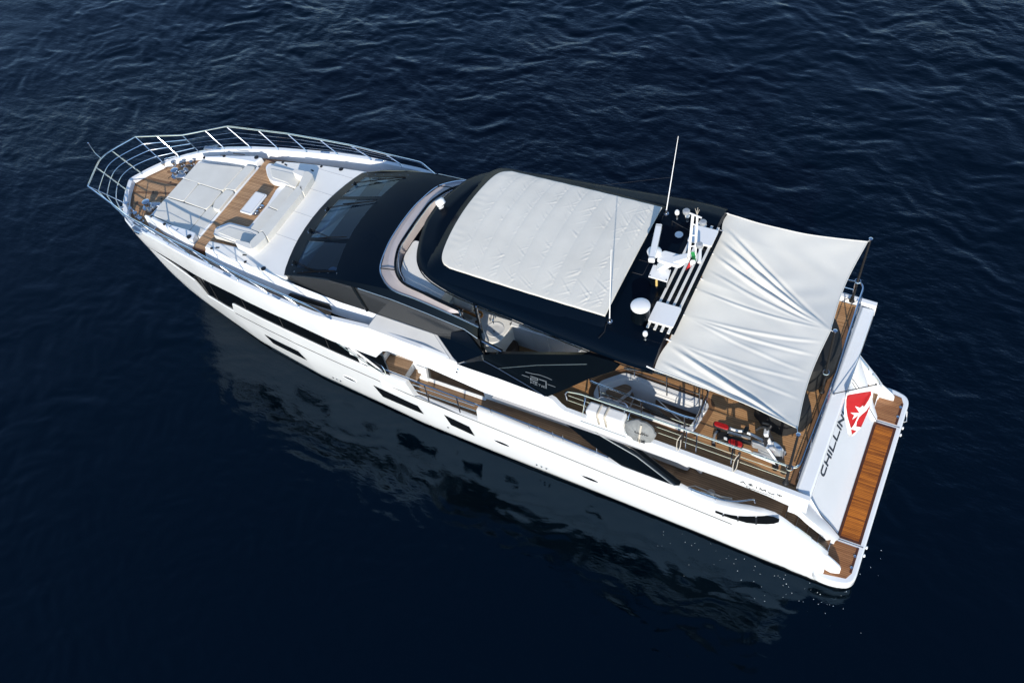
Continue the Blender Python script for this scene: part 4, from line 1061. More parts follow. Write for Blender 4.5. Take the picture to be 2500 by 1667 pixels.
FOLDS = [(AM, [lp(AF[0], AF[1], .75)], .055, .075), (AM, [lp(AF[1], AF[2], .35)], .075, .085), (AM, [AF[2]], .06, .07), (AM, [lp(AF[2], AF[3], .6)], .022, .06), (AM, [AF[4]], .018, .05),
         (AP, [lp(AF[6], AF[7], .12)], .065, .075), (AP, [lp(AF[6], AF[7], .7)], .045, .07), (AP, [AF[6]], .02, .05),
         (AF[5], [lp(AM, AP, .12), lp(AM, AP, .26)], .020, .05), (AF[5], [lp(AM, AP, .45)], .012, .05), (AF[6], [lp(AM, AP, .52), lp(AM, AP, .72)], .014, .05), (AS, [AF[0]], .012, .07)]
rows = []; nu, nt = 190, 150
for j in range(nt+1):
    t = j/nt; row = []
    for i in range(nu+1):
        p = awning_pt(i/nu, t); ed = min(1, t*6, (1-t)*8+.05)
        p.z += fold_sum(p)*ed+.008*math.sin(p.x*5.1+2*math.sin(p.y*3.3))*math.sin(p.y*4.3)*ed
        row.append(tuple(p))
    rows.append(row)
aw = G().grid(rows).build('sun_awning', M['canvas'], None, angle=180)
tag(aw, 'white fabric sun awning with radiating folds stretched aft of the hardtop', 'awning')
awh = G()
awh.tube(rows[-1], .013, 5); awh.tube([r_[0] for r_ in rows], .013, 5); awh.tube([r_[-1] for r_ in rows], .013, 5)
h_ = awh.build('awning_hem', M['canvas'], aw)
for p in AF:
    G().tube([off(p, dx=-.06, dz=.0), off(p, dx=.10, dz=.03), off(p, dx=.16, dz=.05)], .018, 6).build('awning_lashing', M['plastic'], aw)
for p in AF[3:5]:
    G().lathe(off(p, dx=.12, dz=.06), [(.05, 0), (.06, .04), (.05, .09), (0, .1)], 12, (1, .3, .2)).build('awning_cleat', M['chrome'], hard)
poles = (((2.084, -3.065, 6.800), (2.19, -3.00, 4.38), 'black awning pole at the starboard after corner of the flybridge'),
         ((2.130, 0.015, 6.760), (2.13, 0.05, 4.25), 'middle black awning pole amidships behind the white awning'),
         ((2.107, 3.105, 6.800), (2.19, 3.00, 4.38), 'black awning pole at the port after corner beside the exercise machine'))
for tp_, bs, lab in poles:
    th = thing('awning_pole', lab, 'awning pole', bs, 'poles holding up the sun awning')
    G().tube([bs, tp_], .038, 10, r1=.028).build('pole_tube', M['rubber'], th)
    G().lathe(off(tp_, dz=-.02), [(.045, 0), (.05, .02), (.05, .05), (.03, .065), (0, .066)], 14).build('pole_cap', M['chrome'], th)
    G().lathe(bs, [(.075, 0), (.075, .03), (.05, .05), (.05, .16)], 14).build('pole_socket', M['rubber'], th)
    cl = lp(bs, tp_, .34)
    G().tube([(cl[0]+.075*math.cos(a), cl[1]+.075*math.sin(a), cl[2]) for a in linx(0, 2*math.pi*.95, .4)], .016, 6, closed=True).build('pole_clamp', M['chrome'], th)
# awning halyards to the pole heads
for a, b in ((AS, poles[0][0]), (AM, poles[1][0]), (AP, poles[2][0])):
    G().tube([a, off(b, dz=-.05)], .008, 5).build('awning_tie', M['plastic'], aw)
# thin stay from the bow-side lamp to the starboard whip
G().tube([(9.531, -2.144, 7.100), (7.070, -2.292, 8.107)], .003, 4).build('aerial_wire', M['seam'], hard)

# ---- flybridge sole with the stairwell cut through it
HOLE = [(7.555, 2.244, 4.200), (7.579, 1.908, 4.200), (7.561, 1.789, 4.200), (7.024, 1.273, 4.200), (5.822, 1.314, 4.200), (4.763, 1.376, 4.200), (4.656, 1.452, 4.200), (4.642, 1.583, 4.200), (4.752, 2.299, 4.200), (4.798, 2.346, 4.200)]
HOLE = roundpoly([HOLE[0], HOLE[2], HOLE[3], HOLE[5], (HOLE[6][0]-.02, HOLE[6][1], 4.2), (4.74, 2.30, 4.2), (4.85, 2.42, 4.2), (7.3, 2.36, 4.2)], .16, 4)
xs_ = linx(1.72, 13.2, .4)
outer = [(x, ysh(x)-.20 if x > 2.4 else 3.03, 4.2) for x in xs_]
outer = outer+[mir(p) for p in outer[::-1]]
fd = holed(G(), outer, [HOLE], 4.2).build('flybridge_sole', M['teakfly'], yacht, smooth=False)
ih = inset(HOLE+[HOLE[0]], .0)
def off_loop(L, d):
    n = len(L); out = []
    for i in range(n):
        a = V(L[i-1]); b = V(L[(i+1) % n]); t = b-a; t.z = 0
        if t.length < 1e-6: out.append(L[i]); continue
        t.normalize(); out.append((L[i][0]-t.y*d, L[i][1]+t.x*d, L[i][2]))
    return out
area = sum(HOLE[i-1][0]*HOLE[i][1]-HOLE[i][0]*HOLE[i-1][1] for i in range(len(HOLE)))
sgn_ = -1 if area > 0 else 1
h1 = off_loop(HOLE, .02*sgn_); h2 = off_loop(HOLE, .17*sgn_)
hi_ = off_loop(HOLE, -.13*sgn_)
G().grid([[(p[0], p[1], 4.207) for p in h1], [(p[0], p[1], 4.207) for p in h2]], close_u=True).build('stairwell_margin', M['margin'], yacht, smooth=False)
lin = G(); lin.grid([[(p[0], p[1], 4.20) for p in h1], [(p[0], p[1], 4.25) for p in HOLE], [(p[0], p[1], 4.24) for p in hi_], [(p[0], p[1], 4.15) for p in hi_], [(p[0], p[1], 2.02) for p in hi_]], close_u=True)
stw = lin.build('stairwell', M['liner'], yacht, angle=50)
so_o = []
for x in linx(1.75, 10.15, .4): so_o.append((x, hy(x, band_low(x))-.03, 3.95))
so_o = so_o+[mir(p) for p in so_o[::-1]]
holed(G(), so_o, [[(p[0], p[1], 3.95) for p in hi_]], 3.95).build('flybridge_soffit', M['liner'], yacht, smooth=False)
G().grid([[(x, s_*(hy(x, band_low(x))-.02), band_low(x)+.02) for x in linx(10.15, 13.85, .3)] if abs(s_) == 1 else [(x, s_*2.25, max(3.95, band_low(x)-.02)) for x in linx(10.15, 13.85, .3)] for s_ in (1, .999, -.999, -1)]).build('wing_soffit', M['liner'], yacht)
# winding treads
def tread(pts, z, par=stw):
    t_ = G().prism(roundpoly([(p[0], p[1], z) for p in pts], .07, 3), (0, 0, -.05)).build('stair_tread', M['teakside'], par, bevel=.01)
    G().prism([(lerp(p[0], pts[0][0], .02), p[1], z-.055) for p in pts], (0, 0, -.18)).build('stair_riser', M['liner'], par)
tread([(7.408, 1.802, 3.920), (6.982, 1.401, 3.920), (6.777, 1.445, 3.920), (6.775, 1.536, 3.920), (7.012, 1.995, 3.920), (7.271, 1.923, 3.920)], 3.92)
tread([(7.065, 1.852, 3.660), (6.792, 1.427, 3.660), (6.701, 1.484, 3.660), (6.678, 1.924, 3.660), (6.853, 1.952, 3.660)], 3.66)
tread([(6.713, 1.770, 3.420), (6.723, 1.445, 3.420), (6.458, 1.465, 3.420), (6.399, 1.789, 3.420), (6.553, 1.830, 3.420)], 3.42)
tread([(6.614, 1.694, 3.160), (6.506, 1.487, 3.160), (6.198, 1.531, 3.160), (6.201, 1.654, 3.160), (6.437, 1.706, 3.160)], 3.16)
dkm = [(6.122, 1.406, 3.680), (4.956, 1.424, 3.680), (4.915, 1.586, 3.680), (4.904, 2.023, 3.680), (5.276, 2.024, 3.680), (6.023, 1.662, 3.680)]
G().poly([(p[0], p[1], 3.68) for p in dkm]).build('dark_opening_sheet', M['darkwood'], stw, smooth=False)  # dark sheet in place of the shaded opening to the deck below
G().poly([(5.2, 1.2, 2.03), (7.4, 1.2, 2.03), (7.4, 2.6, 2.03), (5.2, 2.6, 2.03)]).build('stairwell_floor', M['teakside'], stw, smooth=False)
for a, b in (((6.077, 1.434, 3.700), (4.886, 2.029, 3.700)), ((5.646, 1.649, 3.700), (5.196, 1.888, 3.700))):
    G().tube([a, b], .014, 6).build('opening_stay', M['plastic'], stw)
wd = (6.082, 1.569, 3.000)
G().obox(wd, (-.16, .03, 0), (0, .05, 0), (0, 0, .012)).build('wood_step_cap', M['wood'], stw)
# stairwell rail
zr = 5.15
top = [(6.762, 1.720, 5.150), (5.762, 1.560, 5.150), (4.829, 1.627, 5.150), (4.615, 1.620, 5.150)]
top = fillet([(6.844, 1.738, 5.150), (5.813, 1.553, 5.150), (4.614, 1.601, 5.150), (4.605, 2.535, 5.150), (4.891, 2.565, 5.150), (7.481, 2.432, 5.150), (7.532, 2.349, 5.150)], .14, 4)
swr = G().tube(top, .024, 8).build('stairwell_rail', M['chrome'], yacht)
low = fillet([(6.890, 1.480, 4.720), (5.832, 1.504, 4.720), (4.734, 1.549, 4.720), (4.683, 2.479, 4.720), (4.927, 2.491, 4.720), (6.122, 2.419, 4.720), (7.280, 2.382, 4.720)], .14, 4)
G().tube(low, .012, 6).build('mid_rail', M['chrome'], swr)
for a, b in (((6.560, 1.718, 5.150), (6.740, 1.346, 4.250)), ((5.749, 1.554, 5.150), (5.824, 1.387, 4.250)), ((4.844, 1.613, 5.150), (4.913, 1.431, 4.250)), ((7.245, 2.465, 5.150), (7.347, 2.320, 4.250)), ((6.067, 2.537, 5.150), (6.157, 2.358, 4.250)), ((4.901, 2.578, 5.150), (4.950, 2.449, 4.250))):
    b = (a[0], a[1], 4.22) if abs(a[0]-b[0])+abs(a[1]-b[1]) < .35 else b
    G().tube([a, b], .018, 7).build('stanchion', M['chrome'], swr)
for a, b in (((4.615, 1.620, 5.150), (4.641, 1.999, 4.300)), ((4.636, 1.669, 4.900), (4.727, 2.375, 4.300))):
    G().tube([a, b], .014, 6).build('gate_bar', M['chrome'], swr)

# ---- flybridge outboard rails
top = fillet([(7.95, 2.92, 4.70), (8.0, 2.88, 5.05), (7.6, 2.86, 5.12), (5.4, 2.88, 5.12), (3.6, 2.94, 5.14), (2.05, 3.0, 5.18), (1.96, 2.85, 5.18), (1.96, 2.4, 5.18)], .12, 4)
for sg in (1, -1):
    fr2 = G().tube([(p[0], p[1]*sg, p[2]) for p in top], .026, 8).build('flybridge_rail', M['chrome'], yacht)
    for f, r_ in ((.36, .010), (.70, .010)):
        G().tube([(x, sg*lerp(np.interp(x, [2.05, 8], [3.0, 2.87]), ysh(x)-.24, f), lerp(5.13, band_top(x)+.03, f)) for x in linx(2.2, 7.9, .6)], r_, 6).build('mid_rail', M['chrome'], fr2)
    for x in (7.45, 6.35, 4.72, 4.45, 3.55, 2.2):
        G().tube([(x, sg*float(np.interp(x, [2.05, 8], [3.0, 2.87])), 5.12), (x-.01, sg*(ysh(x)-.22), band_top(x)+.02)], .018, 7).build('stanchion', M['chrome'], fr2)
ar = G().tube([(1.96, 2.4, 5.18), (1.90, 0, 5.18), (1.96, -2.4, 5.18)], .026, 8).build('after_rail', M['chrome'], yacht)
for z in (4.50, 4.82):
    G().tube([(1.94, 2.85, z), (1.90, 0, z), (1.94, -2.85, z)], .013, 6).build('mid_rail', M['chrome'], ar)
for y in (-1.9, -.95, .95, 1.9):
    G().tube([(1.93, y, 5.18), (1.93, y, 4.2)], .018, 7).build('stanchion', M['chrome'], ar)
# ---- after overhang: white fascia abaft the rail
g = G()
ov = [(1.86, 3.02), (1.74, 3.06), (1.58, 3.09)]
P0 = [(1.88, y, 4.30) for y in (-3.0, 3.0)]
g.prism([(1.90, 3.0, 4.29), (1.90, -3.0, 4.29), (1.55, -3.06, 4.22), (1.55, 3.06, 4.22)], (0, 0, -.38))
ofa = g.build('overhang_fascia', M['white'], yacht, bevel=.05, seg=3)
G().box(1.895, 1.93, -2.98, 2.98, 4.12, 4.335).build('fascia_lip', M['greydoor'], yacht)
# ---- varnished after coaming of the flybridge
G().box(1.98, 2.10, -2.9, 2.9, 4.205, 4.24).build('after_margin', M['margin'], yacht)

# ---- transom: sloping garage door with the ship's name
TB, TT = (0.76, .70), (2.12, 2.95)
def trans(y, s, o=0.0):
    x = lerp(TB[0], TT[0], s); z = lerp(TB[1], TT[1], s)
    
    n = Vector((-(TT[1]-TB[1]), 0, TT[0]-TB[0])).normalized()
    return (x+n.x*o, y, z+n.z*o)
g = G(); g.grid([[trans(y, s) for y in linx(-2.12, 2.12, .3)] for s in linx(0, 1, .1)])
tr_ = g.build('transom_door', M['white'], yacht)
G().box(2.10, 2.45, -2.12, 2.12, 2.2, 2.96).build('transom_top', M['white'], yacht, bevel=.04)
G().tube([trans(2.06, s, .004) for s in linx(0, 1, .1)], .008, 5).build('door_joint', M['seam'], tr_)
G().tube([trans(-2.06, s, .004) for s in linx(0, 1, .1)], .008, 5).build('door_joint', M['seam'], tr_)
# fashion pieces sweeping from the overhang down to the platform
A_ = [(2.019, 2.950, 3.278), (1.791, 2.800, 2.965), (1.533, 2.620, 2.352), (1.179, 2.420, 1.664), (0.760, 2.200, 0.801)]
B_ = [off(p, dx=-.07, dz=.03) for p in [(1.749, 2.008, 2.336), (1.573, 2.070, 2.045), (1.318, 2.056, 1.623), (1.021, 1.994, 1.132), (0.747, 1.969, 0.679)]]
a2, b2_ = smoothpath(A_, 4), smoothpath(B_, 4)
for sg in (1, -1):
    g = G(); g.grid([[(p[0], p[1]*sg, p[2]-.32) for p in a2], [(p[0], p[1]*sg, p[2]) for p in a2], [(lerp(p[0], q[0], .5)-.02, lerp(p[1], q[1], .5)*sg, lerp(p[2], q[2], .5)+.03) for p, q in zip(a2, b2_)], [(q[0], q[1]*sg, q[2]) for q in b2_], [(q[0]+.12, (q[1]-.005)*sg, q[2]-.10) for q in b2_]])
    fpz = g.build('transom_wing', M['white'], yacht)
    G().tube([(q[0]-.005, q[1]*sg, q[2]+.004) for q in b2_], .010, 5).build('door_joint', M['seam'], fpz)

# ---- swim platform
g = G()
po = roundpoly([(-.02, 3.14, .66), (0.5, 3.30, .66), (1.1, 3.26, .66), (1.1, -3.26, .66), (.5, -3.30, .66), (-.02, -3.14, .66)], .30, 6)
sp_ = g.prism(po, (0, 0, -.30)).build('swim_platform', M['white'], yacht, bevel=.045, seg=3)
G().prism([(.11, 1.97, .668), (.74, 1.97, .668), (.74, -1.97, .668), (.11, -1.97, .668)], (0, 0, -.006)).build('teak_border', M['marginvar'], sp_)
G().prism([(.185, 1.89, .672), (.665, 1.89, .672), (.665, -1.89, .672), (.185, -1.89, .672)], (0, 0, -.004)).build('teak_panel', M['teakvar'], sp_)
for sg in (1, -1):
    L_ = [(.12, 2.08, .668), (.84, 2.08, .668), (.84, 2.98, .668), (.95, 3.10, .668), (.78, 3.14, .668), (.22, 3.05, .668), (.12, 2.85, .668)]
    G().prism([(p[0], p[1]*sg, p[2]) for p in L_], (0, 0, -.006)).build('teak_corner', M['teakplat'], sp_)
    G().prism([(p[0], p[1]*sg, p[2]) for p in [(.12, 2.08, .672), (.185, 2.08, .672), (.185, 2.85, .672), (.12, 2.85, .672)]], (0, 0, -.004)).build('teak_border', M['marginvar'], sp_)
    G().tube([(.03, 2.02*sg, .668), (.78, 2.02*sg, .668)], .007, 5).build('platform_joint', M['seam'], sp_)
    for y in (2.35, 2.70):
        G().lathe((.17, y*sg, .674), [(.04, 0), (.04, .015), (.03, .02), (0, .022)], 12).build('platform_light', M['chrome'], sp_)
    G().lathe((-.03, 1.9*sg, .50), [(.045, 0), (.05, .03), (.03, .05), (0, .05)], 10, (-1, 0, 0)).build('platform_knob', M['white'], sp_)
    G().lathe((-.03, 2.15*sg, .50), [(.045, 0), (.05, .03), (.03, .05), (0, .05)], 10, (-1, 0, 0)).build('platform_knob', M['white'], sp_)
G().tube([(-.03, -2.35, .52), (-.10, -2.45, .45), (-.07, -2.65, .38), (-.03, -2.75, .52)], .012, 6).build('platform_rope', M['plastic'], sp_)

# ---- stairs from the cockpit down to the platform, both sides
for sg in (1, -1):
    n = 5
    for i in range(1, n):
        z = 1.95-(i)*(1.95-.67)/n; x0 = 2.10-(i-1)*.31; x1 = x0-.31
        st_ = G().prism([(x0, 2.12*sg, z), (x1, 2.12*sg, z), (x1, 2.86*sg, z), (x0, 2.86*sg, z)], (0, 0, -.04)).build('quarter_step', M['teakside'], yacht)
        G().box(x1+.0, x1+.06, min(2.12*sg, 2.86*sg), max(2.12*sg, 2.86*sg), z-.002, z+.008).build('step_nosing', M['margin'], st_)
        G().box(x1+.03, x0+.05, min(2.12*sg, 2.86*sg), max(2.12*sg, 2.86*sg), .5, z-.045).build('step_riser', M['liner'], st_)
    # inboard wall of the stair
    g = G(); g.grid([[(.80, 2.12*sg, .67), (2.3, 2.12*sg, 1.95)], [(.80, 2.12*sg, .80), (2.3, 2.12*sg, 3.9)]]).build('stair_wall', M['white'], yacht, smooth=False)
    # inner face of the quarter
    q = [(x, (hy(x, Lz(x))-.16)*sg, Lz(x)) for x in linx(.84, 4.9, .2)]
    G().grid([q, [(p[0], (abs(p[1])-.05)*sg, max(.66, 1.9 if p[0] > 2.1 else .66)) for p in q]]).build('quarter_lining', M['white'], yacht)
    for a, b in ((1.75, 1.30), (1.15, .90)):
        pa = (a, (hy(a, Lz(a))-.13)*sg, Lz(a)+.07); pb = (b, (hy(b, Lz(b))-.13)*sg, Lz(b)+.07)
        G().tube(fillet([off(pa, dz=-.06), pa, pb, off(pb, dz=-.06)], .04, 3), .014, 6).build('quarter_handrail', M['chrome'], yacht)

# ---- main deck: side decks and cockpit sole
xs_ = linx(2.1, 15.3, .3)
g = G(); g.grid([[(x, hy(x, 1.9)-.10, 2.04 if x > 5.6 else 1.95), (x, 1.0, 2.04 if x > 5.6 else 1.95)] for x in xs_]).mirror(); g.add([(2.1, -1.0, 1.95), (5.5, -1.0, 1.95), (5.5, 1.0, 1.95), (2.1, 1.0, 1.95)], [(0, 1, 2, 3)])
md_ = g.build('main_deck_sole', M['teakside'], yacht, smooth=False)
for sg in (1, -1):
    G().box(2.1, 2.2, min(2.12*sg, 2.95*sg), max(2.12*sg, 2.95*sg), 1.945, 1.965).build('cockpit_margin', M['margin'], yacht)
# saloon house
g = G(); zt = 3.95
g.grid([[(7.8, 2.20, 1.95), (7.8, 2.20, zt)], [(14.0, 2.20, 1.95), (14.0, 2.20, zt)], [(15.6, 2.18, 1.95), (15.6, 2.18, zt+.9)]]).mirror()
g.add([(7.8, -2.20, 1.95), (7.8, 2.20, 1.95), (7.8, 2.20, zt), (7.8, -2.20, zt)], [(0, 1, 2, 3)])
sal = g.build('saloon_house', M['white'], yacht, smooth=False)
for sg in (1, -1):
    G().grid([[(x, 2.206*sg, 2.10), (x, 2.206*sg, 3.9)] for x in linx(11.15, 13.1, .5)]).build('saloon_window', M['glass'], sal, smooth=False)
    G().grid([[(x, 2.206*sg, 2.78), (x, 2.206*sg, 3.9)] for x in linx(7.85, 11.1, .5)]).build('saloon_window', M['glass'], sal, smooth=False)
    G().prism([(p[0], p[1]*sg, p[2]) for p in [(14.55, 2.19, 3.95), (13.85, 2.19, 3.95), (14.1, 2.19, 3.1)]], (0, .006*sg, 0)).build('saloon_window', M['glass'], sal)
    # low sill beside the side deck
    G().box(11.1, 13.1, min(2.19*sg, 2.27*sg), max(2.19*sg, 2.27*sg), 1.95, 2.06).build('saloon_sill', M['white'], sal, bevel=.02)
    G().prism([(p[0], p[1]*sg, p[2]) for p in [(13.35, 2.30, 1.95), (13.05, 2.30, 1.95), (12.95, 2.30, 2.9), (13.2, 2.30, 3.6)]], (0, -.12*sg, 0)).build('door_post', M['white'], sal)
# steps between foredeck and side deck
for sg in (1, -1):
    for i in range(5):
        x1 = 15.53-(i+1)*.252; z = 4.58-(i+1)*.305
        t_ = G().prism(roundpoly([(x1+.235, 2.24*sg, z), (x1, 2.24*sg, z), (x1, 2.94*sg, z), (x1+.235, 2.94*sg, z)], .03, 2), (0, 0, -.03)).build('side_step', M['teakside'], yacht)
        G().box(x1-.02, x1+.26, min(2.2*sg, 2.98*sg), max(2.2*sg, 2.98*sg), z-.32, z-.032).build('step_riser', M['liner'], t_)
    ld = G().box(13.46, 14.25, min(2.21*sg, 2.95*sg), max(2.21*sg, 2.95*sg), 2.70, 2.75).build('side_landing', M['teakside'], yacht)
    G().box(13.48, 14.26, min(2.2*sg, 2.97*sg), max(2.2*sg, 2.97*sg), 1.95, 2.698).build('step_riser', M['liner'], ld)
    G().box(13.22, 13.47, min(2.21*sg, 2.95*sg), max(2.21*sg, 2.95*sg), 2.33, 2.37).build('side_step', M['teakside'], yacht)
    G().box(14.20, 14.28, min(2.215*sg, 2.94*sg), max(2.215*sg, 2.94*sg), 2.752, 2.757).build('landing_margin', M['margin'], ld)
    # triangular opening beside the steps
    G().prism([(p[0], p[1]*sg, p[2]) for p in ((15.257, 2.300, 4.219), (14.255, 2.360, 4.603), (14.369, 2.620, 4.399))], (0, -.01*sg, 0)).build('step_window', M['glass'], yacht)

# ---- black diagonal fashion plate
dg = [(8.052, 3.080, 3.798), (7.105, 3.120, 3.963), (6.093, 3.120, 3.734), (4.796, 3.140, 2.695), (5.099, 3.150, 2.518), (6.375, 3.110, 2.552), (7.288, 3.080, 3.097)]
for sg in (1, -1):
    P = [(p[0], p[1]*sg, p[2]) for p in dg]
    fp_ = G().prism(P, (0, -.14*sg, 0)).build('fashion_plate', M['black'], yacht, bevel=.015)
    e_ = [(7.135, 3.135, 3.968), (5.983, 3.140, 3.470), (4.934, 3.155, 2.640)]
    G().tube([(p[0], p[1]*sg, p[2]) for p in e_], .022, 6).build('plate_edge', M['dullsteel'], fp_)

# ---- side deck rails
def hrail(pts, name, r=.024):
    return [G().tube([(p[0], p[1]*sg, p[2]) for p in pts], r, 8).build(name, M['chrome'], yacht) for sg in (1, -1)]
mr_ = hrail([(13.826, 3.000, 3.196), (12.702, 3.020, 3.143), (10.805, 3.020, 3.037), (8.977, 3.030, 2.953), (6.856, 3.030, 2.675)], 'side_deck_rail')
for a, b in (((12.533, 3.020, 3.119), (12.501, 3.020, 2.324)), ((11.494, 3.020, 3.038), (11.482, 3.020, 2.212))):
    for o_, sg in zip(mr_, (1, -1)):
        G().tube([(p[0], p[1]*sg, p[2]) for p in (a, (a[0], a[1]+.03, 2.32))], .020, 7).build('stanchion', M['dullsteel'], o_)
for o_, sg in zip(mr_, (1, -1)):
    for f in (.4, .7):
        G().tube([(x, sg*3.0, lerp(3.24, 2.35, f)) for x in (13.0, 12, 10.95)], .008, 5).build('guard_wire', M['chrome'], o_)
    for x in (10.4, 9.22, 8.93, 8.5, 8.2, 7.2):
        G().tube([(x, 3.03*sg, lerp(3.02, 2.72, 0)+(x-9)*.04), (x, 3.03*sg, Lz(x))], .018, 7).build('stanchion', M['chrome'], o_)
# sloping stair rail and post at the fore end of the side deck
sr = [(14.855, 2.800, 3.764), (13.944, 2.980, 3.307), (13.879, 3.000, 3.134), (13.841, 3.050, 3.016)]
for sg in (1, -1):
    r_ = G().tube([(p[0], p[1]*sg, p[2]) for p in sr], .022, 8).build('stair_rail', M['chrome'], yacht)
    G().tube([(p[0], p[1]*sg, p[2]) for p in ((14.753, 2.850, 3.736), (14.628, 2.900, 3.408))], .016, 6).build('stanchion', M['dullsteel'], r_)
    G().prism([(p[0], p[1]*sg, p[2]) for p in ((15.216, 2.970, 3.877), (14.961, 2.930, 3.877), (13.964, 2.980, 3.006), (14.024, 3.030, 3.042))], (0, -.06*sg, 0)).build('stair_cheek', M['white'], yacht, bevel=.015)
    G().tube([(p[0], p[1]*sg, p[2]) for p in ((15.300, 3.050, 3.895), (14.578, 3.050, 3.369), (13.906, 3.070, 3.024))], .015, 6).build('cheek_trim', M['chrome'], yacht)
# cockpit side rail
cr2 = [(4.814, 3.020, 2.409), (4.707, 3.030, 2.516), (4.269, 3.050, 2.530), (3.841, 3.060, 2.558), (3.476, 3.060, 2.664), (3.159, 3.050, 2.873), (2.889, 3.020, 3.097), (2.825, 3.030, 2.976)]
for sg in (1, -1):
    P = smoothpath([(p[0], p[1]*sg, p[2]) for p in cr2], 4)
    cro = G().tube(P, .024, 8).build('cockpit_rail', M['chrome'], yacht)
    for a in ((4.498, 3.050, 2.541), (3.844, 3.060, 2.555)):
        G().tube([(a[0], a[1]*sg, a[2]), (a[0], (a[1]+.02)*sg, Lz(a[0]))], .02, 7).build('stanchion', M['chrome'], cro)
    # mooring station behind the rail
    w1 = (4.024, 2.876, 2.350)
    wsd = G().lathe((w1[0], w1[1]*sg, 1.95), [(.12, 0), (.12, .25), (.08, .30), (.11, .40), (.11, .46), (0, .47)], 16).build('mooring_winch', M['dullsteel'], yacht)
    G().obox((3.9, 2.86*sg, 2.1), (.42, .06, 0), (0, .09, 0), (0, 0, .13)).build('mooring_locker', M['dullsteel'], yacht, bevel=.02)
    G().tube([(p[0], p[1]*sg, p[2]) for p in ((4.773, 3.038, 2.450), (4.471, 2.865, 2.450), (3.157, 2.926, 2.450))], .02, 6).build('station_rim', M['dullsteel'], yacht)
# cockpit sofa under the overhang
csf = G().prism([(3.7, 1.55, 2.38), (2.5, 1.55, 2.38), (2.5, -1.55, 2.38), (3.7, -1.55, 2.38)], (0, 0, -.42)).build('cockpit_sofa', M['white'], yacht, bevel=.04)
G().prism([(4.95, 2.05, 2.28), (4.5, 2.25, 2.28), (4.5, 1.5, 2.28), (4.95, 1.5, 2.28)], (0, 0, -.3)).build('cockpit_seat', M['liner'], csf, bevel=.04)
# ---- lettering : flat raised strokes laid on the surface
def ribbon(g, pts, w, nrm, lift=.006, normal_fn=None):
    P = [V(p) for p in pts]; n = len(P); L = []; Rr = []
    for i in range(n):
        N = (V(nrm) if normal_fn is None else V(normal_fn(P[i]))).normalized()
        d0 = (P[i]-P[i-1]).normalized() if i else (P[1]-P[0]).normalized()
        d1 = (P[i+1]-P[i]).normalized() if i < n-1 else d0
        s0 = N.cross(d0); s1 = N.cross(d1); b = (s0+s1).normalized(); k = 1/max(.35, b.dot(s0))
        L.append(P[i]+b*w/2*k+N*lift); Rr.append(P[i]-b*w/2*k+N*lift)
    N = V(nrm).normalized()
    lo = [p-N*lift*.95 for p in L]; ro = [p-N*lift*.95 for p in Rr]
    g.grid([lo, L, Rr, ro]); return g
TN = (-(2.95-.70), 0, 2.12-.76)
strokes = [[(1.516, 0.765, 1.952), (1.514, 0.979, 1.947), (1.525, 1.041, 1.966), (1.558, 1.073, 2.021), (1.598, 1.064, 2.086), (1.610, 1.020, 2.106), (1.615, 0.815, 2.115)], [(1.619, 0.709, 2.122), (1.495, 0.694, 1.916)], [(1.621, 0.460, 2.125), (1.484, 0.415, 1.897)], [(1.560, 0.700, 2.023), (1.548, 0.435, 2.004)], [(1.625, 0.343, 2.131), (1.488, 0.315, 1.905)],
           [(1.622, 0.222, 2.127), (1.497, 0.203, 1.920), (1.505, -0.107, 1.932)], [(1.619, -0.151, 2.121), (1.497, -0.167, 1.919), (1.497, -0.488, 1.919)], [(1.617, -0.524, 2.118), (1.476, -0.561, 1.884)], [(1.475, -0.671, 1.883), (1.599, -0.638, 2.088), (1.496, -0.902, 1.918), (1.610, -0.898, 2.106)], [(1.602, -1.022, 2.093), (1.549, -1.008, 2.005)]]
for s_ in strokes:
    s2 = [off(p, dx=-.10*math.sin(math.pi*(p[2]-.7)/2.25)*.86, dz=-.0) for p in s_]
    nv = V(TN).normalized()
    s2 = [tuple(V(p)+nv*.002) for p in s_]
    ribbon(G(), s2, .062, TN, .006).build('name_letter', M['letter'], tr_, smooth=False)
az = [[(3.209, 3.233, 4.187), (3.138, 3.235, 4.251), (3.076, 3.233, 4.163)], [(3.010, 3.235, 4.229), (2.929, 3.236, 4.253), (2.985, 3.233, 4.161), (2.894, 3.235, 4.219)], [(2.807, 3.235, 4.225), (2.803, 3.233, 4.144)], [(2.723, 3.234, 4.153), (2.712, 3.235, 4.217), (2.656, 3.234, 4.144), (2.585, 3.236, 4.208), (2.576, 3.234, 4.132)], [(2.502, 3.235, 4.185), (2.489, 3.235, 4.133), (2.375, 3.235, 4.133), (2.366, 3.235, 4.170)], [(2.306, 3.235, 4.200), (2.174, 3.235, 4.188)], [(2.240, 3.235, 4.191), (2.240, 3.235, 4.123)]]
for s_ in az:
    ribbon(G(), [(p[0], hy(p[0], p[2])+.030, p[2]) for p in s_], .017, (0, 1, .12), .006).build('maker_letter', M['inkblack'], sideband, smooth=False)
sc_ = [[(3.003, 3.231, 4.108), (3.051, 3.230, 4.081), (3.060, 3.230, 4.036), (3.022, 3.228, 4.010), (2.968, 3.230, 4.038), (2.966, 3.228, 4.000), (2.994, 3.227, 3.953)], [(2.966, 3.228, 4.000), (2.864, 3.230, 4.030), (2.853, 3.229, 4.004), (2.802, 3.230, 4.017), (2.777, 3.229, 4.002), (2.723, 3.230, 4.017), (2.686, 3.230, 4.008), (2.625, 3.230, 4.010), (2.576, 3.230, 4.002), (2.517, 3.230, 4.013), (2.462, 3.231, 4.006), (2.438, 3.230, 4.006), (2.363, 3.232, 3.981)]]
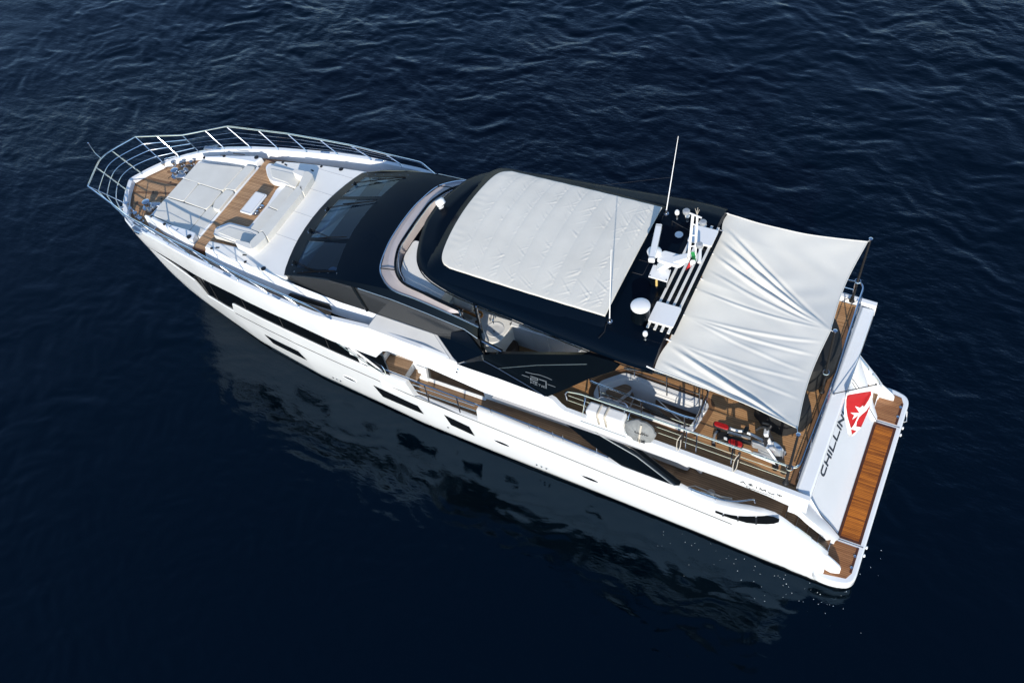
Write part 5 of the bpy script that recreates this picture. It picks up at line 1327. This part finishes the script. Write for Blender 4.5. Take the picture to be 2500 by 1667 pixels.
for s_ in sc_:
    ribbon(G(), [(p[0], hy(p[0], p[2])+.020, p[2]) for p in smoothpath(s_, 3)], .010, (0, 1, .12), .005).build('maker_script', M['inkblack'], sideband, smooth=False)
FNV = (V((9.910, 3.030, 4.836))-V((8.785, 2.780, 5.677))).cross(V((8.461, 3.050, 4.771))-V((8.785, 2.780, 5.677)))
if FNV.y < 0: FNV = -FNV
mt = [([(9.084, 2.892, 5.372), (8.878, 2.887, 5.387), (8.724, 2.878, 5.417), (8.653, 2.877, 5.423), (8.476, 2.879, 5.415), (8.331, 2.886, 5.392)], .020), ([(9.187, 2.930, 5.241), (8.970, 2.932, 5.236)], .020), ([(8.454, 2.940, 5.212), (8.227, 2.942, 5.206)], .020),
      ([(8.941, 2.916, 5.290), (8.732, 2.916, 5.290), (8.737, 2.934, 5.231), (8.934, 2.933, 5.232), (8.933, 2.950, 5.175), (8.729, 2.955, 5.160)], .030), ([(8.697, 2.918, 5.283), (8.495, 2.919, 5.281), (8.488, 2.985, 5.061)], .034),
      ([(8.930, 2.983, 5.064), (8.929, 2.965, 5.126), (8.889, 2.977, 5.087), (8.848, 2.964, 5.129), (8.844, 2.980, 5.076)], .016), ([(8.746, 2.963, 5.133), (8.806, 2.962, 5.135), (8.801, 2.983, 5.065), (8.732, 2.983, 5.067)], .016), ([(8.802, 2.972, 5.102), (8.745, 2.973, 5.100)], .014), ([(8.710, 2.966, 5.123), (8.636, 2.966, 5.124)], .016), ([(8.674, 2.966, 5.123), (8.676, 2.983, 5.065)], .016), ([(8.613, 2.986, 5.055), (8.611, 2.969, 5.113), (8.537, 2.968, 5.117), (8.542, 2.977, 5.088), (8.604, 2.979, 5.078)], .016), ([(8.572, 2.978, 5.084), (8.529, 2.986, 5.056)], .016)]
for s_, w in mt:
    ribbon(G(), s_, w*.8, tuple(FNV), .010).build('model_letter', M['silverletter'], fo, smooth=False)

# ---- national ensign on its staff at the after overhang
SB, ST = (1.836, 0.034, 4.300), (0.931, -0.176, 4.900)
SN = (V(ST)-V(SB)).cross(Vector((0, 0, 1))).normalized()
if SN.y < 0: SN = -SN
en = thing('ensign', 'red flag with white border and white cross hanging at the stern', 'flag', (SB[0], SB[1], 4.22))
G().tube([SB, ST], .012, 8).build('flag_staff', M['rubber'], en)
G().lathe(ST, [(0, -.02), (.025, 0), (.025, .02), (0, .035)], 10).build('staff_finial', M['rubber'], en)
G().lathe(off(SB, dz=-.08), [(.07, 0), (.06, .02), (.03, .03), (.03, .10)], 12).build('staff_socket', M['dullsteel'], en)
ud = Vector((0, 0, -1))
def ripple(p, o):
    p = V(p); d = (p-V(SB)); a = d.dot((V(ST)-V(SB)).normalized()); h = -(p.z-SB[2]-a*.5)
    return tuple(p+SN*(o+.016*math.sin(a*9+h*3.0)*min(1, max(0, h*1.5))))
def flagpiece(pts, name, mat, o, cuts=3):
    me = bpy.data.meshes.new(name); bm = bmesh.new()
    vs = [bm.verts.new(p) for p in pts]; f = bm.faces.new(vs)
    bmesh.ops.triangulate(bm, faces=bm.faces)
    bmesh.ops.subdivide_edges(bm, edges=bm.edges, cuts=4, use_grid_fill=True)
    for v in bm.verts: v.co = ripple(v.co, o)
    bmesh.ops.recalc_face_normals(bm, faces=bm.faces)
    bm.to_mesh(me); bm.free(); me.shade_smooth(); me.materials.append(mat)
    ob = bpy.data.objects.new(name, me); col.objects.link(ob); ob.parent = en; ob.matrix_parent_inverse = world_inv(en)
    md = ob.modifiers.new('solid', 'SOLIDIFY'); md.thickness = .003; md.offset = 0
    return ob
white_ = [(1.542, -0.034, 4.325), (1.543, -0.034, 4.405), (1.254, -0.101, 4.643), (0.968, -0.168, 4.825), (0.937, -0.175, 4.536), (0.910, -0.181, 4.114), (0.920, -0.179, 3.930), (0.944, -0.173, 3.329), (0.976, -0.166, 2.890), (1.033, -0.153, 2.749), (1.111, -0.135, 2.472), (1.180, -0.118, 2.405), (1.240, -0.104, 2.420), (1.327, -0.084, 2.775), (1.449, -0.056, 3.267), (1.504, -0.043, 3.687), (1.533, -0.036, 4.048)]
fl = flagpiece(white_, 'flag_cloth', M['flagwhite'], 0, 2)
for o_ in (.009, -.009):
    flagpiece([(1.513, -0.041, 4.318), (0.999, -0.160, 4.610), (0.974, -0.166, 4.475), (0.994, -0.162, 4.239), (1.046, -0.150, 3.902), (1.084, -0.141, 3.875), (1.077, -0.142, 3.599), (1.090, -0.139, 3.559), (1.130, -0.130, 3.437), (1.146, -0.126, 3.282), (1.170, -0.121, 3.046), (1.192, -0.116, 2.925), (1.226, -0.108, 2.819), (1.387, -0.070, 3.377), (1.468, -0.051, 3.769), (1.510, -0.042, 4.089)], 'red_field', M['flagred'], o_, 2)
    flagpiece([(0.925, -0.178, 4.029), (0.934, -0.175, 3.651), (0.958, -0.170, 3.231), (0.986, -0.163, 2.897), (1.112, -0.134, 2.935), (1.125, -0.131, 3.134), (1.098, -0.137, 3.350), (0.979, -0.165, 3.696)], 'red_field', M['flagred'], o_, 2)
    flagpiece([(1.216, -0.110, 2.783), (1.076, -0.142, 2.715), (1.164, -0.122, 2.539)], 'red_field', M['flagred'], o_, 2)
    o2 = o_*1.7
    flagpiece([(1.269, -0.098, 3.860), (1.143, -0.127, 3.797), (1.090, -0.139, 3.947), (1.073, -0.143, 3.600), (1.106, -0.136, 3.536)], 'white_cross_arm', M['flagwhite'], o2, 1)
    flagpiece([(1.337, -0.082, 3.567), (1.104, -0.136, 3.555), (1.107, -0.135, 3.480), (1.143, -0.127, 3.434), (1.255, -0.101, 3.246), (1.231, -0.107, 3.451)], 'white_cross_arm', M['flagwhite'], o2, 1)

# ---- inflatable raft canister lashed outside the port rail
rf = thing('life_raft', 'white rectangular life raft canister lashed with beige straps outside the rail', 'life raft', (6.83, 3.05, 4.50))
rc = [(7.30, 2.84), (6.28, 2.84), (6.28, 3.18), (7.30, 3.18)]
G().box(6.28, 7.32, 2.86, 3.22, 4.52, 4.76).build('lower_shell', M['plastic'], rf, bevel=.07, seg=4)
G().box(6.28, 7.32, 2.86, 3.22, 4.765, 4.99).build('upper_shell', M['plastic'], rf, bevel=.08, seg=4)
for x in (6.98, 6.78):
    lo = .012
    L_ = fillet([(x+.03, 2.86-lo, 4.55), (x, 2.86-lo, 5.0+lo), (x, 3.22+lo, 5.0+lo), (x-.05, 3.22+lo, 4.50)], .09, 4)
    w_ = Vector((.03, 0, 0))
    G().grid([[tuple(V(p)-w_) for p in L_], [tuple(V(p)+w_) for p in L_]]).build('lashing_strap', M['beige'], rf, solid=.008)
G().tube([(7.45, 3.26, 4.50), (6.2, 3.26, 4.46)], .014, 6).build('cradle_bar', M['dullsteel'], rf)
for x in (7.42, 6.22):
    G().tube(fillet([(x, 2.82, 4.98), (x, 2.90, 5.06), (x, 3.0, 4.95), (x, 3.22, 4.55)], .05, 3), .013, 6).build('cradle_hoop', M['chrome'], rf)
G().tube(fillet([(7.15, 2.80, 5.0), (7.05, 2.72, 5.12), (6.4, 2.70, 5.10), (6.3, 2.78, 4.95)], .08, 4), .015, 6).build('grab_hoop', M['chrome'], rf)

# ---- rescue ring in its grey bag
bc = Vector((5.86, 3.13, 4.76))
lb = thing('covered_lifebuoy', 'round grey fabric bag holding a lifebuoy on the port rail', 'lifebuoy', tuple(bc))
bn = Vector((.05, .95, .28)).normalized(); bu = Vector((-1, 0, 0)); bv = bn.cross(bu).normalized()
rows = []
prof = [(0, .13), (.10, .125), (.2, .115), (.29, .10), (.36, .07), (.405, .02), (.40, -.04), (.33, -.09), (.2, -.10), (0, -.10)]
for r_, h in prof:
    row = []
    for k_ in range(36):
        a = 2*math.pi*k_/36; rr = r_*(1+.03*math.sin(7*a+1)*(r_ > .3)+.02*math.sin(15*a)); hh = h+.014*math.sin(11*a+r_*9)*(r_ > .08)
        row.append(tuple(bc+bu*rr*math.cos(a)+bv*rr*.86*math.sin(a)+bn*hh))
    rows.append(row)
G().grid(rows, close_u=True).build('fabric_bag', M['grey'], lb)
def onb(u, v, h=.135): return tuple(bc+bu*u+bv*v+bn*(h-.10*(u*u+v*v)/.16*.55))
def bag(u0, v0): return onb(u0, v0)
for pts_, w in (([(.05, .30), (.05, .1), (.045, -.1), (.06, -.33)], .045),):
    pp = [onb(u, v, .142) for u, v in pts_]
    ribbon(G(), pp, w, tuple(bn), .006).build('bag_strap', M['beige'], lb, smooth=False)
scr = [(.12, .07), (.14, .03), (.10, .02), (.06, .05), (.02, .02), (-.02, .05), (-.05, .0), (-.10, .03), (-.13, -.02), (-.17, .0), (-.20, -.03)]
for i in range(1):
    pass
ribbon(G(), [onb(u+.06, v*.8+.06, .15) for u, v in [(-.12, .03), (-.15, .0), (-.12, -.03), (-.06, .0), (-.04, -.03), (0, .0), (.02, -.03), (.05, .05), (.06, -.03), (.1, .05), (.11, -.03), (.15, .0), (.17, -.03), (.21, 0)]], .012, tuple(bn), .006).build('bag_script', M['inkblack'], lb, smooth=False)
for k_, (u, v0, v1) in enumerate(((-.02, -.12, -.25), (-.06, -.14, -.25))):
    ribbon(G(), [onb(-u, v0, .145), onb(-u, v1, .145)], .018, tuple(bn), .006).build('bag_letter', M['inkblack'], lb, smooth=False)
for v in (-.17, -.23):
    ribbon(G(), [onb(.09, v, .145), onb(.13, v-.005, .145), onb(.2, v-.01, .145)], .022, tuple(bn), .006).build('bag_letter', M['inkblack'], lb, smooth=False)

# ---- black fender boards tied to the rail
for a, b, lab in (((4.816, 3.020, 5.087), (4.862, 3.120, 4.260), 'black flat fender board with beige line hung near the grey lifebuoy bag'),
                  ((3.366, 3.020, 5.081), (3.425, 3.160, 4.198), 'black flat fender board with beige line hung beside the red pedals')):
    fb = thing('fender_board', lab, 'fender', b)
    d = V(b)-V(a); s_ = Vector((0, 1, .2)).cross(d).normalized()*.045
    pts_ = [tuple(V(a)-s_*.7), tuple(V(a)+s_*.7), tuple(V(b)+s_*.9), tuple(V(b)-s_*.9)]
    G().prism(pts_, (0, -.05, 0)).build('board', M['rubber'], fb, bevel=.012)
    m_ = lp(a, b, .35)
    loop = smoothpath([off(a, dy=.04), off(lp(a, b, .25), dx=.06, dy=.05), off(lp(a, b, .55), dx=.06, dy=.05), off(lp(a, b, .75), dx=.02, dy=.06), off(lp(a, b, .55), dx=-.03, dy=.06), off(lp(a, b, .2), dx=-.02, dy=.05)], 4)
    G().tube(loop, .011, 6).build('line', M['beige'], fb)

# ---- elliptical cross trainer on the flybridge
et = thing('elliptical_trainer', 'silver and black elliptical trainer with two red pedals on the teak flybridge', 'exercise machine', (3.3, 2.1, 4.2))
E_ = lambda nm, pts, r, mat, **k: G().tube(pts, r, 8, **k).build(nm, mat, et)
E_('rear_stabiliser', fillet([(4.172, 2.094, 4.240), (4.221, 2.251, 4.260), (4.137, 2.551, 4.240)], .1, 4), .032, M['silver'])
for p in ((4.131, 2.568, 4.240), (4.169, 2.084, 4.240)):
    G().lathe(off(p, dz=-.04), [(.05, 0), (.055, .04), (.05, .08), (0, .085)], 12).build('foot_cap', M['rubber'], et)
G().prism(roundpoly([(4.099, 2.210, 4.420), (3.886, 2.159, 4.420), (3.842, 2.370, 4.420), (4.086, 2.484, 4.420)], .04, 3), (0, 0, -.18)).build('rear_housing', M['rubber'], et, bevel=.03)
G().prism(roundpoly([(3.952, 2.350, 4.460), (3.853, 2.344, 4.460), (3.845, 2.406, 4.460), (3.935, 2.401, 4.460)], .02, 2), (0, 0, -.03)).build('warning_plate', M['plastic'], et)
E_('main_beam', [(4.031, 2.278, 4.340), (3.285, 2.224, 4.360)], .06, M['rubber'])
E_('guide_rail', [(3.910, 2.173, 4.440), (3.329, 2.152, 4.460)], .035, M['silver'])
E_('guide_rail', [(3.903, 2.339, 4.360), (3.439, 2.366, 4.360)], .035, M['rubber'])
def pedal(quad, h):
    q = roundpoly(quad, .09, 5)
    G().prism([off(p, dz=-.03) for p in q], (0, 0, -.09)).build('pedal_tray', M['rubber'], et, bevel=.02)
    c_ = V((0, 0, 0))
    for p in quad: c_ += V(p)/4
    q2 = [tuple(c_+(V(p)-c_)*.88) for p in q]
    G().prism(q2, (0, 0, -.04)).build('pedal_pad', M['red'], et, bevel=.015)
pedal([(4.296, 2.126, 4.720), (3.887, 2.122, 4.720), (3.843, 2.292, 4.720), (4.270, 2.281, 4.720)], .1)
pedal([(3.823, 2.413, 4.600), (3.433, 2.390, 4.600), (3.398, 2.576, 4.600), (3.806, 2.563, 4.600)], .1)
E_('pedal_arm', smoothpath([(3.869, 2.162, 4.620), (3.676, 2.186, 4.660), (3.525, 2.164, 4.680), (3.312, 2.164, 4.660), (2.994, 2.199, 4.600)], 4), .034, M['plastic'])
G().obox((3.474, 2.146, 4.720), (.05, .01, 0), (0, .13, .02), (0, 0, .05)).build('arm_joint', M['rubber'], et, bevel=.02)
E_('pedal_arm', smoothpath([(3.430, 2.541, 4.500), (3.248, 2.528, 4.480), (3.144, 2.556, 4.440), (2.874, 2.588, 4.460), (2.539, 2.635, 4.500)], 4), .036, M['plastic'])
E_('crank_link', [(3.151, 2.549, 4.500), (2.649, 2.535, 4.520)], .04, M['silver'])
fw_c = V((2.753, 2.425, 4.580))
# flywheel housing: upright disc facing to port with a shell over it
G().lathe(tuple(fw_c), [(.0, .10), (.20, .10), (.29, .075), (.31, .03), (.31, -.10), (.28, -.14), (0, -.14)], 32, (.10, 1, .10)).build('flywheel_housing', M['silver'], et)
ring_n = Vector((.10, 1, .10)).normalized(); ru = Vector((1, -.1, 0)).normalized(); rv = ring_n.cross(ru)
for a0, a1 in ((1.0, 2.5), (4.3, 5.2)):
    pts_ = [tuple(fw_c+ring_n*.098+(ru*math.cos(a)+rv*math.sin(a))*.21) for a in linx(a0, a1, .15)]
    ribbon(G(), pts_, .022, tuple(ring_n), .006).build('housing_stripe', M['red'], et, smooth=False)
hull_sh = [(3.246, 2.453, 4.860), (3.218, 2.428, 4.900), (2.888, 2.468, 4.980), (2.737, 2.331, 4.960), (2.574, 2.341, 4.880), (2.445, 2.341, 4.740), (2.473, 2.405, 4.700), (2.644, 2.516, 4.840), (2.860, 2.543, 4.920), (3.187, 2.511, 4.840)]
G().prism(hull_sh, (0, -.02, -.22)).build('top_shell', M['silver'], et, bevel=.04, seg=3)
G().prism(roundpoly([(2.737, 2.359, 4.990), (2.570, 2.365, 4.920), (2.475, 2.401, 4.840), (2.562, 2.462, 4.880), (2.686, 2.459, 4.970)], .05, 3), (0, 0, -.04)).build('blue_cowl', pmat('blue_grey_cowl', (.18, .26, .38), .3), et, bevel=.012)
G().prism(roundpoly([(3.236, 2.456, 4.920), (2.978, 2.465, 4.970), (2.989, 2.511, 4.960), (3.207, 2.502, 4.910)], .03, 3), (0, 0, -.03)).build('tray_mat', M['grey'], et)
E_('console_mast', [tuple(V((2.892, 2.450, 4.950))), (2.891, 2.488, 5.250), (2.905, 2.487, 5.500)], .05, M['rubber'])
G().obox((2.904, 2.515, 5.520), (.02, .0, .05), (-.02, .09, 0), (-.05, 0, .03)).build('console', M['plastic'], et, bevel=.02)
G().obox((2.819, 2.455, 5.100), (.03, .0, .10), (0, .04, 0), (-.03, 0, .02)).build('mast_cover', M['plastic'], et, bevel=.02)
E_('swing_handle', smoothpath([(2.867, 2.538, 4.980), (2.927, 2.534, 5.250), (2.899, 2.473, 5.600), (3.022, 2.509, 5.720)], 4), .026, M['rubber'])
E_('swing_handle', smoothpath([(2.723, 2.220, 4.700), (2.861, 2.352, 5.300), (2.889, 2.344, 5.600), (3.050, 2.425, 5.740)], 4), .026, M['rubber'])
E_('handle_grip', smoothpath([(3.140, 2.584, 5.600), (3.036, 2.490, 5.660), (2.876, 2.431, 5.620), (2.848, 2.369, 5.660)], 4), .035, M['rubber'])
E_('crank_lever', [(2.856, 2.549, 4.980), (2.524, 2.657, 4.620)], .028, M['plastic'])
G().obox((2.530, 2.553, 4.550), (.06, .08, 0), (-.04, .05, 0), (0, 0, .13)).build('crank_joint', M['rubber'], et, bevel=.03)
E_('front_stabiliser', [(2.553, 2.644, 4.250), (2.475, 2.088, 4.250)], .045, M['silver'])
G().lathe(off((2.546, 2.610, 4.200), dz=0), [(.07, 0), (.08, .05), (.07, .10), (0, .11)], 12).build('foot_cap', M['rubber'], et)
G().lathe(off((2.442, 2.140, 4.200), dz=0), [(.03, 0), (.035, .05), (0, .06)], 10).build('adjuster', M['rubber'], et)

# ---- furniture under dark dust covers below the awning
def covered(c, rx, ry, h, lab, seed):
    rng = random.Random(seed)
    t_ = thing('covered_furniture', lab, 'covered furniture', (c[0], c[1], 4.2), 'furniture under black covers')
    rows = []; ph = [rng.uniform(0, 6) for _ in range(4)]
    for s_ in linx(0, 1, .08):
        row = []
        for k_ in range(48):
            a = 2*math.pi*k_/48
            if s_ < .6: r_ = s_/.6*.86; z = h*(1-.10*(s_/.6)**2)
            else: q_ = (s_-.6)/.4; r_ = .86+.14*q_**.6; z = h*(.90-.90*q_**1.1)
            fo_ = 1+.035*max(0, s_-.4)/.6*math.sin(9*a+ph[0])+.03*max(0, s_-.4)*math.sin(5*a+ph[1])
            row.append((c[0]+rx*r_*fo_*math.cos(a), c[1]+ry*r_*fo_*math.sin(a), 4.205+max(.0, z+.02*math.sin(4*a+ph[2])*s_)))
        rows.append(row)
    G().grid(rows, close_u=True).build('dust_cover', M['blackcloth'], t_)
covered((2.70, -.95, 0), .72, 1.15, .80, 'long piece of furniture under a black cover on the starboard side aft', 3)
covered((2.85, 1.02, 0), .70, .62, .72, 'round piece of furniture under a black cover beside the exercise machine', 5)
covered((4.9, -.9, 0), .9, 1.0, .6, 'wide piece of furniture under a black cover below the awning middle', 7)

# ---- flybridge helm and wet bar in the open gap beside the hardtop
con = [(13.72, .32), (13.70, .9), (13.52, 1.45), (13.10, 1.83), (12.5, 1.98), (11.95, 2.06), (11.95, 1.35), (12.9, .95), (13.05, .32)]
hc_ = G().prism(roundpoly([(x, y, 6.04) for x, y in con], .10, 3), (0, 0, -.5)).build('helm_console', M['deckwhite'], yacht, bevel=.05, seg=3)
G().box(11.9, 13.3, .3, 2.2, 4.2, 5.53).build('console_base', M['greydoor'], hc_, bevel=.04)
G().prism([(13.7, -.45, 6.0), (13.45, -1.55, 6.0), (13.0, -1.55, 6.0), (13.05, -.45, 6.0)], (0, 0, -.45)).build('console_locker', M['deckwhite'], hc_, bevel=.04)
G().prism([(12.392, 1.703, 5.500), (12.051, 1.322, 5.500), (11.907, 1.613, 5.500), (12.262, 1.884, 5.500)], (0, 0, -.9)).build('console_side', M['greydoor'], hc_, bevel=.03)
so2 = (12.846, -0.175, 7.060)
sl_ = G().lathe(off(so2, dz=-.06), [(.07, 0), (.11, .02), (.12, .10), (.10, .14), (0, .15)], 18).build('searchlight', M['plastic'], hard)
G().lathe((12.890, -0.202, 7.280), [(.05, -.10), (.13, -.06), (.14, .06), (.10, .11), (0, .12)], 18, (.6, -.2, .8)).build('lamp_head', M['plastic'], sl_)
# helm seat with varnished rail
hs_c = (11.709, 1.383, 5.450)
seat = G().tube([(12.042, 1.393, 5.350), (11.353, 1.369, 5.350)], .20, 16).build('helm_seat', M['cream'], yacht)
G().prism([(12.075, 1.408, 5.250), (11.257, 1.425, 5.250), (11.090, 1.522, 5.200), (11.131, 1.688, 5.200), (11.763, 1.570, 5.200)], (0, 0, -.3)).build('seat_cushion', M['cream'], seat, bevel=.05)
G().tube(fillet([(11.803, 1.658, 5.420), (11.063, 1.747, 5.420), (10.957, 1.732, 5.420), (11.000, 1.587, 5.420), (11.259, 1.570, 5.420)], .1, 4), .042, 10).build('varnished_rail', M['wood'], seat)
G().prism([(11.534, 1.763, 5.200), (11.018, 1.746, 5.200), (10.496, 2.285, 5.200), (10.834, 2.267, 5.200)], (0, 0, -.25)).build('side_locker', M['plastic'], seat, bevel=.03)
G().lathe((11.111, 1.784, 5.210), [(.045, 0), (.045, .01), (0, .012)], 14).build('cup_holder', M['margin'], seat)
pst = G().tube([(10.544, 2.408, 6.950), (10.875, 1.983, 4.950)], .05, 8).build('hardtop_post', M['black'], yacht)
G().tube([off((10.480, 2.419, 6.950), dy=.05), off((10.869, 1.948, 4.970), dy=.05)], .02, 6).build('post_trim', M['chrome'], pst)
bar_p = [(11.35, 1.35), (10.22, 1.35), (10.20, 1.62), (10.26, 2.12), (10.75, 2.34), (11.1, 2.30), (11.3, 1.9)]
bar = G().prism(roundpoly([(x, y, 5.12) for x, y in bar_p], .08, 3), (0, 0, -.9)).build('wet_bar', M['deckwhite'], yacht, bevel=.04, seg=3)
sc = (10.560, 1.785, 5.140)
bowl = G().lathe((sc[0], sc[1], 5.125), [(.255, 0), (.25, .012), (.225, .012), (.20, -.0), (.12, .004), (0, .004)], 28).build('sink_bowl', M['liner'], bar)
G().lathe((sc[0]+.0, sc[1]+.07, 5.132), [(.03, 0), (.03, .004), (0, .005)], 12).build('sink_drain', M['dullsteel'], bowl)
tp0 = (10.722, 1.586, 5.140)
G().tube(fillet([off(tp0, dz=0), off(tp0, dz=.16), off(tp0, dx=-.1, dy=.12, dz=.17), off(tp0, dx=-.1, dy=.12, dz=.12)], .05, 3), .016, 7).build('faucet', M['chrome'], bowl)
G().tube([off(tp0, dx=.08, dz=0), off(tp0, dx=.08, dz=.07), off(tp0, dx=.12, dy=-.05, dz=.09)], .012, 6).build('tap_lever', M['chrome'], bowl)
cab = G().box(8.2, 10.25, .85, 1.46, 4.2, 5.08).build('bar_cabinet', M['greydoor'], yacht, bevel=.01)
G().box(8.15, 10.28, .80, 1.50, 5.085, 5.12).build('counter_top', M['plastic'], cab, bevel=.01)
for x in (10.0, 9.55, 9.1, 8.65):
    dr = G().box(x-.40, x-.03, 1.462, 1.475, 4.3, 5.02).build('cabinet_door', M['greydoor'], cab, bevel=.006)
    G().lathe((x-.36, 1.475, 4.9), [(.014, 0), (.014, .015), (0, .016)], 8, (0, 1, 0)).build('door_knob', M['dullsteel'], dr)
G().tube([(8.3, 1.46, 5.14), (10.0, 1.46, 5.14)], .012, 6).build('counter_rail', M['dullsteel'], cab)
ot = thing('ottoman', 'small round brown ottoman on the flybridge beside the black fin', 'ottoman', (10.236, 1.754, 4.250))
oc = (10.236, 1.754, 4.250)
G().lathe((oc[0], oc[1], 4.2), [(.22, 0), (.26, .06), (.26, .26), (.20, .34), (0, .36)], 24).build('ottoman_pad', M['darkwood'], ot)

# ---- a little foam and a few flecks on the sea under the quarter
fm = G(); rng = random.Random(11)
for k_ in range(70):
    t = rng.random()
    x = rng.uniform(-.9, 5.2); y = 3.15+abs(rng.gauss(0, .5)) if x > 0 else rng.uniform(1.5, 4.2)
    if x > 0: y = hy(x, 0)+.12+abs(rng.gauss(0, .55))
    r_ = rng.uniform(.003, .009)*(1.4 if rng.random() < .15 else 1)
    n_ = 6
    fm.add([(x+r_*math.cos(6.283*i/n_)*rng.uniform(.7, 1.5), y+r_*math.sin(6.283*i/n_)*rng.uniform(.7, 1.5), .05) for i in range(n_)]+[(x, y, .05+r_*.5)], [(i, (i+1) % n_, n_) for i in range(n_)])
fo2 = fm.build('sea_foam', pmat('foam', (.7, .75, .78), .8), None)
fo2['kind'] = 'stuff'; fo2['label'] = 'scattered white flecks of foam beside the stern'
